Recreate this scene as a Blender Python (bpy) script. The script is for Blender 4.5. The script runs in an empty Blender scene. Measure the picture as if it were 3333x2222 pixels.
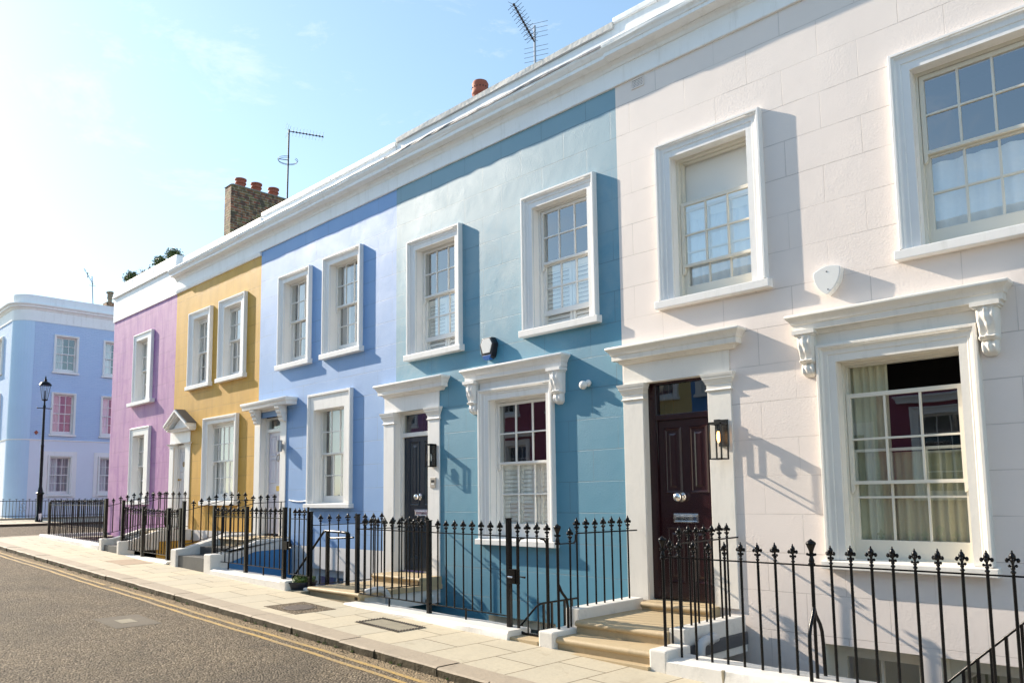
import bpy, bmesh, math, random
from math import sin, cos, pi, radians
from mathutils import Vector, Matrix
random.seed(7)
scene = bpy.context.scene
C = scene.collection
ZC = 1.9                       # everything is built with the eye at z = 0, then raised by this much

# ------------------------------------------------------------------ camera model
F_PX, CX, CY = 2568.93, 1666.5, 1350.35
YAW, PITCH, ROLL = 0.780665507, 0.103183317, -0.01203
def _axes():
    fwd = Vector((-sin(YAW), cos(YAW), 0)); right = Vector((cos(YAW), sin(YAW), 0)); up = Vector((0, 0, 1))
    f2 = fwd*cos(PITCH) + up*sin(PITCH); u2 = up*cos(PITCH) - fwd*sin(PITCH)
    r3 = right*cos(ROLL) + u2*sin(ROLL); u3 = u2*cos(ROLL) - right*sin(ROLL)
    return r3, u3, f2

# ------------------------------------------------------------------ mesh builder
class MB:
    def __init__(s, T=None):
        s.v = []; s.f = []; s.m = []; s.T = T; s.mi = 0
    def add(s, pts, faces):
        b = len(s.v)
        for p in pts:
            p = Vector(p)
            s.v.append(s.T @ p if s.T else p)
        for f in faces:
            s.f.append([b+i for i in f]); s.m.append(s.mi)
        return s
    def quad(s, a, b, c, d):
        return s.add([a, b, c, d], [(0, 1, 2, 3)])
    def box(s, x0, x1, y0, y1, z0, z1):
        return s.hexa([(x0,y0,z0),(x1,y0,z0),(x1,y1,z0),(x0,y1,z0)], [(x0,y0,z1),(x1,y0,z1),(x1,y1,z1),(x0,y1,z1)])
    def hexa(s, lo, hi):
        return s.add(list(lo)+list(hi), [(3,2,1,0),(4,5,6,7),(0,1,5,4),(1,2,6,5),(2,3,7,6),(3,0,4,7)])
    def prism_x(s, poly, x0, x1):     # poly of (y, z), extruded along x
        n = len(poly)
        pts = [(x0, y, z) for y, z in poly] + [(x1, y, z) for y, z in poly]
        return s.add(pts, [tuple(range(n)), tuple(range(2*n-1, n-1, -1))] + [(i, i+n, (i+1) % n+n, (i+1) % n) for i in range(n)])
    def prism_y(s, poly, y0, y1):     # poly of (x, z), extruded along y
        n = len(poly)
        pts = [(x, y0, z) for x, z in poly] + [(x, y1, z) for x, z in poly]
        return s.add(pts, [tuple(range(n-1, -1, -1)), tuple(range(n, 2*n))] + [((i+1) % n, (i+1) % n+n, i+n, i) for i in range(n)])
    def tube(s, path, r, n=8, cap=True):
        path = [Vector(p) for p in path]; rs = r if isinstance(r, (list, tuple)) else [r]*len(path)
        pts = []; faces = []; ref = None
        for i, p in enumerate(path):
            d = (path[min(i+1, len(path)-1)] - path[max(i-1, 0)]).normalized()
            if ref is None:
                ref = Vector((0, 0, 1)) if abs(d.z) < .9 else Vector((1, 0, 0))
            a = (ref - d*ref.dot(d)).normalized(); ref = a; b = d.cross(a)
            for k in range(n):
                t = 2*pi*(k+.5)/n
                pts.append(p + (a*cos(t) + b*sin(t))*rs[i])
        for i in range(len(path)-1):
            for k in range(n):
                faces.append((i*n+k, i*n+(k+1) % n, (i+1)*n+(k+1) % n, (i+1)*n+k))
        if cap:
            faces.append(tuple(range(n-1, -1, -1))); faces.append(tuple(range((len(path)-1)*n, len(path)*n)))
        return s.add(pts, faces)
    def lathe(s, c, prof, n=10, ph=0, sq=1):     # prof of (r, z)
        c = Vector(c); pts = []; faces = []
        for r, z in prof:
            for k in range(n):
                t = 2*pi*k/n + ph
                pts.append((c.x + r*cos(t), c.y + r*sin(t)*sq, c.z + z))
        for i in range(len(prof)-1):
            for k in range(n):
                faces.append((i*n+k, i*n+(k+1) % n, (i+1)*n+(k+1) % n, (i+1)*n+k))
        faces.append(tuple(range(n-1, -1, -1))); faces.append(tuple(range((len(prof)-1)*n, len(prof)*n)))
        return s.add(pts, faces)
    def ball(s, c, r, n=8, m=6, sc=(1, 1, 1)):
        c = Vector(c); pts = []; faces = []
        for i in range(m+1):
            a = pi*i/m
            for k in range(n):
                t = 2*pi*k/n
                pts.append((c.x+r*sc[0]*sin(a)*cos(t), c.y+r*sc[1]*sin(a)*sin(t), c.z-r*sc[2]*cos(a)))
        for i in range(m):
            for k in range(n):
                faces.append((i*n+k, i*n+(k+1) % n, (i+1)*n+(k+1) % n, (i+1)*n+k))
        return s.add(pts, faces)
    def ring_mould(s, x0, x1, yw, prof, cap=True):   # hood / cornice block: prof of (out, z), mitred round three sides
        pts = []; faces = []
        for o, z in prof:
            pts += [(x0-o, yw, z), (x0-o, yw-o, z), (x1+o, yw-o, z), (x1+o, yw, z)]
        for i in range(len(prof)-1):
            for k in range(3):
                faces.append((i*4+k, i*4+k+1, (i+1)*4+k+1, (i+1)*4+k))
        if cap:
            faces.append((3, 2, 1, 0)); n = (len(prof)-1)*4; faces.append((n, n+1, n+2, n+3))
        return s.add(pts, faces)
    def build(s, name, mat, parent=None, bevel=0, smooth=0, jitter=0, loc=None):
        org = parent.location.copy() if parent is not None else Vector((0, 0, 0))
        if parent is not None and parent.parent is not None:
            org = Vector((0, 0, 0)); q = parent
            while q is not None:
                org += q.location; q = q.parent
        if loc is not None:
            org = org + Vector(loc) if parent is not None else Vector(loc)
        me = bpy.data.meshes.new(name)
        bm = bmesh.new()
        vs = [bm.verts.new(p - org) for p in s.v]
        for f, mi in zip(s.f, s.m):
            try:
                fc = bm.faces.new([vs[i] for i in f]); fc.material_index = mi
            except ValueError:
                pass
        if bevel or jitter:
            bmesh.ops.remove_doubles(bm, verts=bm.verts, dist=1e-5)
        bmesh.ops.recalc_face_normals(bm, faces=bm.faces) if bevel else None
        if bevel:
            ed = [e for e in bm.edges if len(e.link_faces) == 2 and e.calc_face_angle(0) > .5]
            bmesh.ops.bevel(bm, geom=ed, offset=bevel, segments=2, affect='EDGES', profile=.6, clamp_overlap=True)
        bm.to_mesh(me); bm.free()
        for m in (mat if isinstance(mat, (list, tuple)) else [mat]):
            me.materials.append(m)
        if smooth:
            me.polygons.foreach_set('use_smooth', [True]*len(me.polygons)); me.set_sharp_from_angle(angle=radians(smooth))
        o = bpy.data.objects.new(name, me); C.objects.link(o)
        if parent is not None:
            o.parent = parent
            if loc is not None: o.location = Vector(loc)
        elif loc is not None:
            o.location = Vector(loc)
        return o

def tag(o, label=None, cat=None, group=None, kind=None):
    if label: o['label'] = label
    if cat: o['category'] = cat
    if group: o['group'] = group
    if kind: o['kind'] = kind
    return o
def thing(name, label, cat, loc, group=None):
    o = bpy.data.objects.new(name, None); C.objects.link(o)
    o.location = Vector(loc); o.empty_display_size = .2
    return tag(o, label, cat, group)

# ------------------------------------------------------------------ materials
M = {}
class NT:
    def __init__(s, name):
        s.mat = bpy.data.materials.new(name); s.mat.use_nodes = True
        s.t = s.mat.node_tree; s.b = s.t.nodes['Principled BSDF']; s.out = s.t.nodes['Material Output']
        M[name] = s.mat
    def n(s, typ, **kw):
        nd = s.t.nodes.new(typ)
        for k, v in kw.items():
            if k.startswith('_'):
                setattr(nd, k[1:], v)
            else:
                key = int(k[1:]) if k[0] == 'i' and k[1:].isdigit() else k.replace('__', ' ')
                if hasattr(v, 'is_output'): s.t.links.new(v, nd.inputs[key])
                else: nd.inputs[key].default_value = v
        return nd
    def link(s, a, b): s.t.links.new(a, b)
    def pos(s): return s.n('ShaderNodeNewGeometry').outputs['Position']
    def obj(s): return s.n('ShaderNodeTexCoord').outputs['Object']
    def noise(s, scale, vec, detail=4, rough=.55, dist=0):
        return s.n('ShaderNodeTexNoise', Vector=vec, Scale=scale, Detail=detail, Roughness=rough, Distortion=dist)
    def ramp(s, fac, stops):
        r = s.n('ShaderNodeValToRGB', Fac=fac); e = r.color_ramp.elements
        while len(e) > 1: e.remove(e[-1])
        e[0].position = stops[0][0]; e[0].color = c4(stops[0][1])
        for p, c in stops[1:]:
            q = e.new(p); q.color = c4(c)
        return r.outputs['Color']
    def mix(s, fac, a, b, mode='MIX'):
        m = s.n('ShaderNodeMix', _data_type='RGBA', _blend_type=mode)
        for i, v in ((0, fac), (6, a), (7, b)):
            if hasattr(v, 'is_output'): s.link(v, m.inputs[i])
            else: m.inputs[i].default_value = v if i == 0 else c4(v)
        return m.outputs[2]
    def math(s, op, a, b=0.0, c=None):
        m = s.n('ShaderNodeMath', _operation=op, i0=a, i1=b)
        if c is not None: s.link(c, m.inputs[2]) if hasattr(c, 'is_output') else setattr(m.inputs[2], 'default_value', c)
        return m.outputs[0]
    def bump(s, h, dist, strength=1, prev=None):
        b = s.n('ShaderNodeBump', Height=h, Distance=dist, Strength=strength)
        if prev is not None: s.link(prev, b.inputs['Normal'])
        return b.outputs['Normal']
    def set(s, **kw):
        for k, v in kw.items():
            i = s.b.inputs[k.replace('__', ' ')]
            if hasattr(v, 'is_output'): s.link(v, i)
            else: i.default_value = c4(v) if isinstance(v, tuple) else v
        return s.mat
def c4(c): return (c[0], c[1], c[2], 1) if len(c) == 3 else c
def mul(c, k): return tuple(x*k for x in c)

def simple(name, col, rough=.5, metal=0, bump=0, bscale=20, var=.08, spec=.5, vscale=3):
    t = NT(name); p = t.pos()
    n1 = t.noise(vscale, p).outputs['Fac']
    col_ = t.mix(n1, mul(col, 1-var), mul(col, 1+var))
    t.set(Base__Color=col_, Roughness=rough, Metallic=metal)
    t.b.inputs['Specular IOR Level'].default_value = spec
    if name in ('white_trim', 'white_cornice', 'cream_trim'):
        stv = t.n('ShaderNodeMapping', Vector=p, Scale=(5, 5, .7))
        sk = t.ramp(t.noise(1.6, stv.outputs[0], 6, .7).outputs['Fac'], [(.52, (0, 0, 0)), (.74, (.30, .30, .30))])
        t.set(Base__Color=t.mix(sk, col_, (.52, .50, .45)))
    if bump:
        t.set(Normal=t.bump(t.noise(bscale, p, 5).outputs['Fac'], bump))
    return t.mat

def wall_mat(name, col, rough=.5, joint=True, stain=0, rowh=.43, bw=.87, zoff=0., xoff=0., stipple=.0022, spec=.5, stainc=None, ior=1.5, painted_sheen=None, jk=.62):
    t = NT(name); p = t.pos()
    sep = t.n('ShaderNodeSeparateXYZ', Vector=p)
    wob = t.noise(.9, p, 3).outputs['Fac']
    zz = t.math('MULTIPLY_ADD', wob, .012, t.math('ADD', sep.outputs['Z'], -(ZC+1.065)+zoff))
    vec = t.n('ShaderNodeCombineXYZ', X=t.math('ADD', sep.outputs['X'], xoff), Y=zz).outputs[0]
    br = t.n('ShaderNodeTexBrick', Vector=vec, Scale=1.0, Mortar__Size=.0042, Mortar__Smooth=.2, Brick__Width=bw, Row__Height=rowh, Bias=0.0,
             Color1=(.47,.47,.47,1), Color2=(.53,.53,.53,1), Mortar=(0,0,0,1))
    br.offset = .5
    big = t.noise(.7, p, 4, .6).outputs['Fac']
    fine = t.noise(9, p, 5, .65).outputs['Fac']
    stv = t.n('ShaderNodeMapping', Vector=p, Scale=(2.6, 2.6, .35))
    streak = t.noise(1.5, stv.outputs[0], 4, .6).outputs['Fac']
    c = t.mix(t.ramp(big, [(.3, (0, 0, 0)), (.7, (1, 1, 1))]), mul(col, .955), mul(col, 1.03))
    c = t.mix(t.math('MULTIPLY', fine, .22), c, mul(col, .9))
    if stain:
        sc = stainc or mul(col, .74)
        c = t.mix(t.math('MULTIPLY', t.ramp(streak, [(.46, (0, 0, 0)), (.72, (1, 1, 1))]), stain), c, sc)
        patch = t.noise(1.9, p, 6, .65, .6).outputs['Fac']
        c = t.mix(t.math('MULTIPLY', t.ramp(patch, [(.5, (0, 0, 0)), (.68, (1, 1, 1))]), stain*.6), c, mul(sc, 1.1))
        lp = t.noise(3.3, p, 6, .7, .3).outputs['Fac']
        c = t.mix(t.math('MULTIPLY', t.ramp(lp, [(.55, (0, 0, 0)), (.75, (1, 1, 1))]), stain*.55), c, tuple(min(1, x*1.22+.03) for x in col))
    if painted_sheen:  # sun sheen painted into the colour: cream blotches, stronger higher up the wall
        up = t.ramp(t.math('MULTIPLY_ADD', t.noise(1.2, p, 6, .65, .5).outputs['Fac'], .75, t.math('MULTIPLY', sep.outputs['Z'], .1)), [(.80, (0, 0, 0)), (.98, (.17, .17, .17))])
        c = t.mix(up, c, painted_sheen)
    if joint:
        keep = t.ramp(t.noise(1.6, p, 3).outputs['Fac'], [(.38, (.35, .35, .35)), (.56, (1, 1, 1))])
        jf = t.math('MULTIPLY', br.outputs['Fac'], keep)
        c = t.mix(t.math('MULTIPLY', jf, jk), c, mul(col, .38))
    und = t.noise(1.3, p, 3, .5, .2).outputs['Fac']
    st = t.noise(42, p, 4, .65).outputs['Fac']
    smoothmask = t.ramp(t.noise(1.2, p, 3).outputs['Fac'], [(.42, (.25, .25, .25)), (.6, (1, 1, 1))])
    h = t.math('MULTIPLY', t.math('MULTIPLY', st, smoothmask), stipple)
    h = t.math('MULTIPLY_ADD', und, .0018, h)
    h = t.math('MULTIPLY_ADD', t.math('MULTIPLY', t.noise(21, p, 3, .6, .3).outputs['Fac'], smoothmask), stipple*.4, h)
    mid = t.noise(11, p, 3, .55, .6).outputs['Fac']
    mm = t.ramp(t.noise(.85, p, 3).outputs['Fac'], [(.52, (0, 0, 0)), (.66, (1, 1, 1))])
    h = t.math('MULTIPLY_ADD', t.math('MULTIPLY', t.ramp(mid, [(.52, (0, 0, 0)), (.72, (1, 1, 1))]), mm), .0008, h)
    if joint: h = t.math('MULTIPLY_ADD', jf, -.0035, h)
    rv = t.math('MULTIPLY_ADD', t.noise(1.7, p, 5, .65, .5).outputs['Fac'], .26, rough-.13)
    t.set(Base__Color=c, Roughness=rv, Normal=t.bump(h, 1.0))
    t.b.inputs['Specular IOR Level'].default_value = spec; t.b.inputs['IOR'].default_value = ior
    return t.mat

# paints
wall_mat('white_stucco', (.85, .762, .705), .58, zoff=0, stain=.0, stipple=.0026, jk=.46)
wall_mat('teal_stucco', (.052, .25, .375), .56, ior=1.9, xoff=.33, stain=.1, stainc=(.10, .27, .36), stipple=.0026, painted_sheen=(.60, .565, .47))
wall_mat('blue_stucco', (.165, .345, .66), .60, ior=1.9, xoff=.15, stain=.14, stainc=(.14, .28, .57), stipple=.0030)
wall_mat('gold_stucco', (.63, .355, .045), .6, xoff=.4, stain=.4, stainc=(.43, .225, .025), stipple=.002, zoff=.07)
wall_mat('purple_stucco', (.47, .24, .43), .6, xoff=.2, stain=.95, stainc=(.29, .10, .32), stipple=.003, zoff=.02)
wall_mat('pale_render', (.76, .80, .90), .6, joint=False)
wall_mat('basement_white', (.76, .75, .74), .55, joint=False)
wall_mat('crimson_stucco', (.30, .05, .10), .55)
wall_mat('sage_stucco', (.50, .53, .45), .55)
wall_mat('yellow_stucco', (.68, .52, .22), .55)
wall_mat('azure_stucco', (.08, .25, .55), .55)
wall_mat('cream_stucco', (.70, .66, .58), .55)
simple('gold_paint', (.58, .33, .04), .5, bump=.004, bscale=8)
simple('blue_paint', (.045, .22, .48), .5, bump=.004, bscale=8)
simple('white_trim', (.87, .855, .83), .42, bump=.0022, bscale=9, var=.035)
simple('cream_trim', (.85, .81, .74), .42, bump=.0025, bscale=12, var=.03)
simple('white_cornice', (.90, .905, .90), .5, bump=.006, bscale=9, var=.05)
simple('sash_white', (.83, .82, .79), .3, var=.02)
simple('sash_cream', (.76, .72, .62), .3, var=.02)
simple('maroon_gloss', (.025, .0065, .009), .25, var=.05, bump=.0006, bscale=30)
simple('navy_gloss', (.012, .022, .038), .2, var=.05, bump=.0006, bscale=30)
simple('lavender_gloss', (.66, .65, .74), .3, var=.03)
simple('door_white', (.78, .77, .78), .3, var=.03)
simple('black_iron', (.005, .0045, .005), .27, bump=.001, bscale=60, var=.3, spec=.26)
simple('far_iron', (.02, .018, .017), .4, var=.3)
simple('chrome', (.80, .80, .80), .12, 1, var=.02)
simple('brass', (.45, .30, .10), .3, 1, var=.1)
simple('dark_metal', (.05, .05, .048), .38, .6, var=.2)
simple('galvanised', (.42, .42, .43), .38, .8, var=.15)
simple('aerial_dark', (.035, .022, .022), .6)
simple('dark_band', (.075, .08, .09), .6, bump=.004, bscale=10, var=.2)
simple('lead', (.17, .175, .195), .5, .0, bump=.012, bscale=6, var=.2)
simple('old_coping', (.62, .61, .58), .7, bump=.01, bscale=14, var=.25)
simple('slate', (.085, .085, .082), .55, bump=.003, bscale=14, var=.35)
simple('terracotta', (.37, .10, .055), .7, bump=.003, bscale=30, var=.2)
simple('plastic_white', (.80, .80, .78), .35, var=.02)
simple('plastic_grey', (.55, .56, .57), .35, var=.04)
simple('plastic_black', (.012, .012, .016), .35)
simple('plastic_blue', (.01, .10, .36), .3)
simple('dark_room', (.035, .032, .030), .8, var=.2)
simple('planter_navy', (.012, .016, .03), .45)
simple('soil', (.05, .035, .02), .9, bump=.02, bscale=20, var=.4)
simple('roof_felt', (.16, .16, .17), .9, var=.2)
simple('blind_white', (.86, .85, .80), .7, var=.03)
simple('steel_plate', (.55, .50, .44), .35, .7, var=.1)

def iron_cover(name, col):
    t = NT(name); p = t.pos()
    v = t.n('ShaderNodeTexVoronoi', Vector=p, Scale=38.0, Randomness=.15)
    n1 = t.noise(9, p, 5).outputs['Fac']
    c = t.mix(n1, mul(col, .6), mul(col, 1.5))
    t.set(Base__Color=c, Roughness=.55, Metallic=.2, Normal=t.bump(t.math('MULTIPLY', v.outputs['Distance'], -1), .012))
iron_cover('cover_iron', (.12, .095, .075))

def curtain(name, col, scale):
    t = NT(name); p = t.pos()
    n1 = t.noise(30, p, 3).outputs['Fac']
    t.set(Base__Color=t.mix(n1, mul(col, .93), mul(col, 1.05)), Roughness=.85)
curtain('curtain_green', (.52, .50, .35), 1)
curtain('curtain_white', (.80, .80, .80), 1)
curtain('curtain_grey', (.50, .50, .50), 1)

def glass(name, tint=(.94, .965, .95), ior=3.2):
    t = NT(name); p = t.pos()
    nb = t.bump(t.noise(1.6, p, 2).outputs['Fac'], .0012, .5)
    bf = t.n('ShaderNodeNewGeometry').outputs['Backfacing']
    fr = t.n('ShaderNodeFresnel', IOR=t.math('MULTIPLY_ADD', bf, 1/ior-ior, ior), Normal=nb)
    gl = t.n('ShaderNodeBsdfGlossy', Color=(1, 1, 1, 1), Roughness=0.0, Normal=nb)
    tr = t.n('ShaderNodeBsdfTransparent', Color=c4(tint))
    mx = t.n('ShaderNodeMixShader', Fac=fr.outputs[0], i1=tr.outputs[0], i2=gl.outputs[0])
    t.link(mx.outputs[0], t.out.inputs[0])
glass('window_glass')
glass('lamp_glass', (.97, .97, .95), 1.28)
glass('ground_floor_glass', (.95, .97, .95), 2.35)
glass('dark_glass', (.75, .78, .74), 2.2)

def bulb():
    t = NT('bulb_glow')
    t.set(Base__Color=(1, .6, .25), Roughness=.3)
    t.b.inputs['Emission Color'].default_value = (1, .50, .16, 1); t.b.inputs['Emission Strength'].default_value = 3
bulb()

def brick(name, c1, c2, mort, sw=.225, sh=.075, axis='xz', rough=.8, bumpd=.01):
    t = NT(name); p = t.pos(); sep = t.n('ShaderNodeSeparateXYZ', Vector=p)
    h = t.math('ADD', sep.outputs['X'], sep.outputs['Y'])
    vec = t.n('ShaderNodeCombineXYZ', X=h, Y=sep.outputs['Z']).outputs[0]
    b = t.n('ShaderNodeTexBrick', Vector=vec, Scale=1.0, Mortar__Size=.009 if name == 'chimney_brick' else .006, Mortar__Smooth=.2, Brick__Width=sw, Row__Height=sh, Bias=0.0,
            Color1=c4(c1), Color2=c4(c2), Mortar=c4(mort))
    n1 = t.noise(2.5, p, 5).outputs['Fac']
    c = t.mix(t.ramp(t.noise(7, p, 3).outputs['Fac'], [(.45, (0, 0, 0)), (.6, (.75, .75, .75))]), b.outputs['Color'], (.05, .035, .03)) if name == 'chimney_brick' else t.mix(n1, b.outputs['Color'], mul(c2, 1.0))
    hh = t.math('MULTIPLY_ADD', b.outputs['Fac'], -.006, t.math('MULTIPLY', t.noise(25, p, 4).outputs['Fac'], .006))
    t.set(Base__Color=c, Roughness=rough, Normal=t.bump(hh, 1.0))
brick('chimney_brick', (.34, .10, .05), (.20, .16, .055), (.42, .36, .26))
brick('blue_brick', (.47, .62, .86), (.53, .67, .89), (.41, .56, .81), .225, .075)

def asphalt():
    t = NT('asphalt'); p = t.pos()
    v = t.n('ShaderNodeTexVoronoi', Vector=p, Scale=44.0)
    v2 = t.n('ShaderNodeTexVoronoi', Vector=p, Scale=90.0)
    sp = t.ramp(t.n('ShaderNodeSeparateColor', Color=v.outputs['Color']).outputs[0],
                [(0, (.03, .028, .028)), (.35, (.19, .15, .11)), (.7, (.35, .28, .19)), (1, (.74, .62, .46))])
    sp2 = t.ramp(t.n('ShaderNodeSeparateColor', Color=v2.outputs['Color']).outputs[1], [(0, (.05, .046, .045)), (.6, (.20, .17, .13)), (1, (.52, .45, .36))])
    c = t.mix(.45, sp, sp2)
    dark = t.ramp(v.outputs['Distance'], [(.0, (1, 1, 1)), (.7, (.36, .33, .32))])
    c = t.mix(.75, c, dark, 'MULTIPLY')
    big = t.noise(.55, p, 5, .6, .5).outputs['Fac']
    c = t.mix(t.math('MULTIPLY', t.ramp(big, [(.42, (0, 0, 0)), (.62, (1, 1, 1))]), .42), c, (.055, .053, .05))
    med = t.noise(2.3, p, 5, .6).outputs['Fac']
    c = t.mix(t.math('MULTIPLY', med, .35), c, (.33, .255, .155))
    # dusty gutter strip beside the kerb
    sep = t.n('ShaderNodeSeparateXYZ', Vector=p)
    edge = t.math('ADD', sep.outputs['Y'], t.math('MULTIPLY', t.noise(4, p, 5, .7).outputs['Fac'], .26))
    g = t.ramp(t.math('MULTIPLY', edge, .1), [(.506, (0, 0, 0)), (.517, (1, 1, 1))])
    inroad = t.ramp(t.math('MULTIPLY', sep.outputs['Y'], .1), [(.519, (1, 1, 1)), (.5192, (0, 0, 0))])
    g = t.math('MULTIPLY', g, inroad)
    c = t.mix(t.math('MULTIPLY', g, .72), c, (.36, .27, .165))
    h = t.math('MULTIPLY_ADD', t.math('MULTIPLY', v.outputs['Distance'], -1), .022, t.math('MULTIPLY', v2.outputs['Distance'], -.004))
    h = t.math('MULTIPLY_ADD', med, .01, h)
    t.set(Base__Color=c, Roughness=.8, Normal=t.bump(h, 1.0)); t.b.inputs['Specular IOR Level'].default_value = .12
asphalt()

def slabs():
    t = NT('paving'); p = t.pos(); sep = t.n('ShaderNodeSeparateXYZ', Vector=p)
    wob = t.math('MULTIPLY', t.noise(1.1, p, 3).outputs['Fac'], .03)
    vec = t.n('ShaderNodeCombineXYZ', X=t.math('ADD', sep.outputs['Y'], t.math('ADD', wob, -5.505)), Y=t.math('ADD', sep.outputs['X'], wob)).outputs[0]
    b = t.n('ShaderNodeTexBrick', Vector=vec, Scale=1.0, Mortar__Size=.0075, Mortar__Smooth=.15, Brick__Width=.80, Row__Height=.62, Bias=0.0,
            Color1=(.61, .525, .37, 1), Color2=(.52, .465, .35, 1), Mortar=(.11, .08, .05, 1))
    b.offset = .38; b.squash = 1.0
    n1 = t.noise(1.3, p, 5, .6).outputs['Fac']; n2 = t.noise(24, p, 5, .7).outputs['Fac']
    c = t.mix(t.math('MULTIPLY', n1, .5), b.outputs['Color'], (.50, .43, .31))
    c = t.mix(t.math('MULTIPLY', t.ramp(n2, [(.45, (0, 0, 0)), (.7, (1, 1, 1))]), .22), c, (.33, .28, .2))
    st = t.noise(3.6, p, 6, .7, .7).outputs['Fac']
    c = t.mix(t.math('MULTIPLY', t.ramp(st, [(.58, (0, 0, 0)), (.7, (1, 1, 1))]), .38), c, (.30, .235, .15))
    c = t.mix(b.outputs['Fac'], c, (.17, .125, .075))
    h = t.math('MULTIPLY_ADD', b.outputs['Fac'], -.007, t.math('MULTIPLY_ADD', n2, .0025, t.math('MULTIPLY', n1, .02)))
    t.set(Base__Color=c, Roughness=.72, Normal=t.bump(h, 1.0))
slabs()

def stone(name, col, col2, rough=.75, bd=.006):
    t = NT(name); p = t.pos()
    a = t.noise(1.7, p, 5, .6).outputs['Fac']; b = t.noise(30, p, 5, .7).outputs['Fac']; d = t.noise(6, p, 5, .65, .4).outputs['Fac']
    c = t.mix(a, col, col2); c = t.mix(t.math('MULTIPLY', b, .45), c, mul(col, .62))
    c = t.mix(t.math('MULTIPLY', t.ramp(d, [(.55, (0, 0, 0)), (.72, (1, 1, 1))]), .35), c, mul(col2, .5))
    t.set(Base__Color=c, Roughness=rough, Normal=t.bump(t.math('MULTIPLY_ADD', b, .4, t.math('MULTIPLY', d, 1)), bd))
stone('kerb_stone', (.47, .385, .28), (.38, .31, .23), .75, .010)
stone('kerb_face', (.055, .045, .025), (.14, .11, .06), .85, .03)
stone('sandstone', (.55, .425, .25), (.49, .385, .24), .65, .003)
stone('plinth_paint', (.83, .805, .755), (.77, .74, .69), .55, .004)
stone('cement', (.36, .31, .22), (.28, .25, .18), .85, .02)

def yellow():
    t = NT('road_paint_yellow'); p = t.pos()
    n1 = t.noise(45, p, 4, .7).outputs['Fac']; n2 = t.noise(3, p, 4).outputs['Fac']
    c = t.mix(t.ramp(t.math('MULTIPLY_ADD', n2, .35, t.math('MULTIPLY', n1, .65)), [(.37, (0, 0, 0)), (.58, (1, 1, 1))]), (.66, .41, .09), (.33, .24, .13))
    t.set(Base__Color=c, Roughness=.6, Normal=t.bump(n1, .006))
yellow()

def leaf(name, a, b):
    t = NT(name)
    o = t.n('ShaderNodeNewGeometry'); r = t.n('ShaderNodeSeparateColor', Color=t.n('ShaderNodeTexWhiteNoise', Vector=t.n('ShaderNodeVectorMath', _operation='SNAP', i0=o.outputs['Position'], i1=(.06, .06, .06)).outputs[0]).outputs['Color'])
    t.set(Base__Color=t.mix(r.outputs[0], a, b), Roughness=.5)
    t.b.inputs['Transmission Weight'].default_value = 0.0
leaf('box_leaf', (.05, .085, .02), (.17, .20, .045))
leaf('dry_leaf', (.10, .08, .03), (.22, .17, .08))
leaf('planter_leaf', (.05, .11, .02), (.20, .24, .05))

# ------------------------------------------------------------------ ground
def pav(x): return -1.903 - .0354*x
def road_z(x): return pav(x) - .086
YK = 5.19
XL, XR = -26.7, 9.0
def slope_quad(mb, x0, x1, y0, y1, zf, n=1):
    for i in range(n):
        a = x0+(x1-x0)*i/n; b = x0+(x1-x0)*(i+1)/n
        mb.quad((a, y0, zf(a)), (b, y0, zf(b)), (b, y1, zf(b)), (a, y1, zf(a)))
g = MB(); g.quad((-400, -300, -5.2), (400, -300, -5.2), (400, 400, -5.2), (-400, 400, -5.2))
tag(g.build('ground', M['soil']), kind='structure')
g = MB()
slope_quad(g, -70, 20, -2.2, YK, road_z, 6)
slope_quad(g, -32.6, XL, YK, 45, road_z)
slope_quad(g, -32.6, XL, -30, -2.2, road_z)
# corner fillet of road under the rounded pavement corner
tag(g.build('road', M['asphalt']), kind='structure')
g = MB()
R_ = 1.5
YI = YK+.31
# pavement strip between kerb and house fronts; the light wells start at 6.72
slope_quad(g, XL+R_, XR, YI, 6.74, pav, 8)
slope_quad(g, XL+.3, XL+R_, YK+R_, 40, pav)
ctr = Vector((XL+R_, YK+R_, 0))
def arcp(r, a, z=None):
    x = ctr.x + r*cos(a); y = ctr.y + r*sin(a)
    return (x, y, pav(x) if z is None else z(x))
NA = 10
for i in range(NA):
    a0 = pi + (pi/2)*i/NA; a1 = pi + (pi/2)*(i+1)/NA
    g.add([(ctr.x, ctr.y, pav(ctr.x)), arcp(R_-.31, a0), arcp(R_-.31, a1)], [(0, 1, 2)])
tag(g.build('pavement', M['paving']), kind='structure')
# kerb: separate stones along the street, in one structure
g = MB(); gf = MB()
x = XL+R_
rnd = random.Random(3)
while x < XR:
    L = rnd.uniform(.62, 1.15); x1 = min(x+L, XR)
    dz = rnd.uniform(-.004, .004); dy = rnd.uniform(-.008, .008); ga = .006
    y0, y1 = YK+dy, YI+.002
    n = 5; w = [rnd.uniform(-.006, .006) for _ in range(n+1)]; wz = [rnd.uniform(-.004, .001) for _ in range(n+1)]
    for i in range(n):
        a = x+ga+(x1-x-2*ga)*i/n; b = x+ga+(x1-x-2*ga)*(i+1)/n
        za, zb = pav(a)+.003+dz, pav(b)+.003+dz
        g.mi = 0
        g.quad((a, y0+.018, za), (b, y0+.018, zb), (b, y1, zb), (a, y1, za))
        g.quad((a, y0+w[i], za-.014+wz[i]), (b, y0+w[i+1], zb-.014+wz[i+1]), (b, y0+.018, zb), (a, y0+.018, za))
        g.mi = 1
        g.quad((a, y0+w[i]+.006, za-.20), (b, y0+w[i+1]+.006, zb-.20), (b, y0+w[i+1], zb-.014+wz[i+1]), (a, y0+w[i], za-.014+wz[i]))
    for xx in (x+ga, x1-ga):
        g.quad((xx, y0, pav(xx)-.2), (xx, y0, pav(xx)-.012), (xx, y1, pav(xx)-.003), (xx, y1, pav(xx)-.2))
    x = x1
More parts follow.
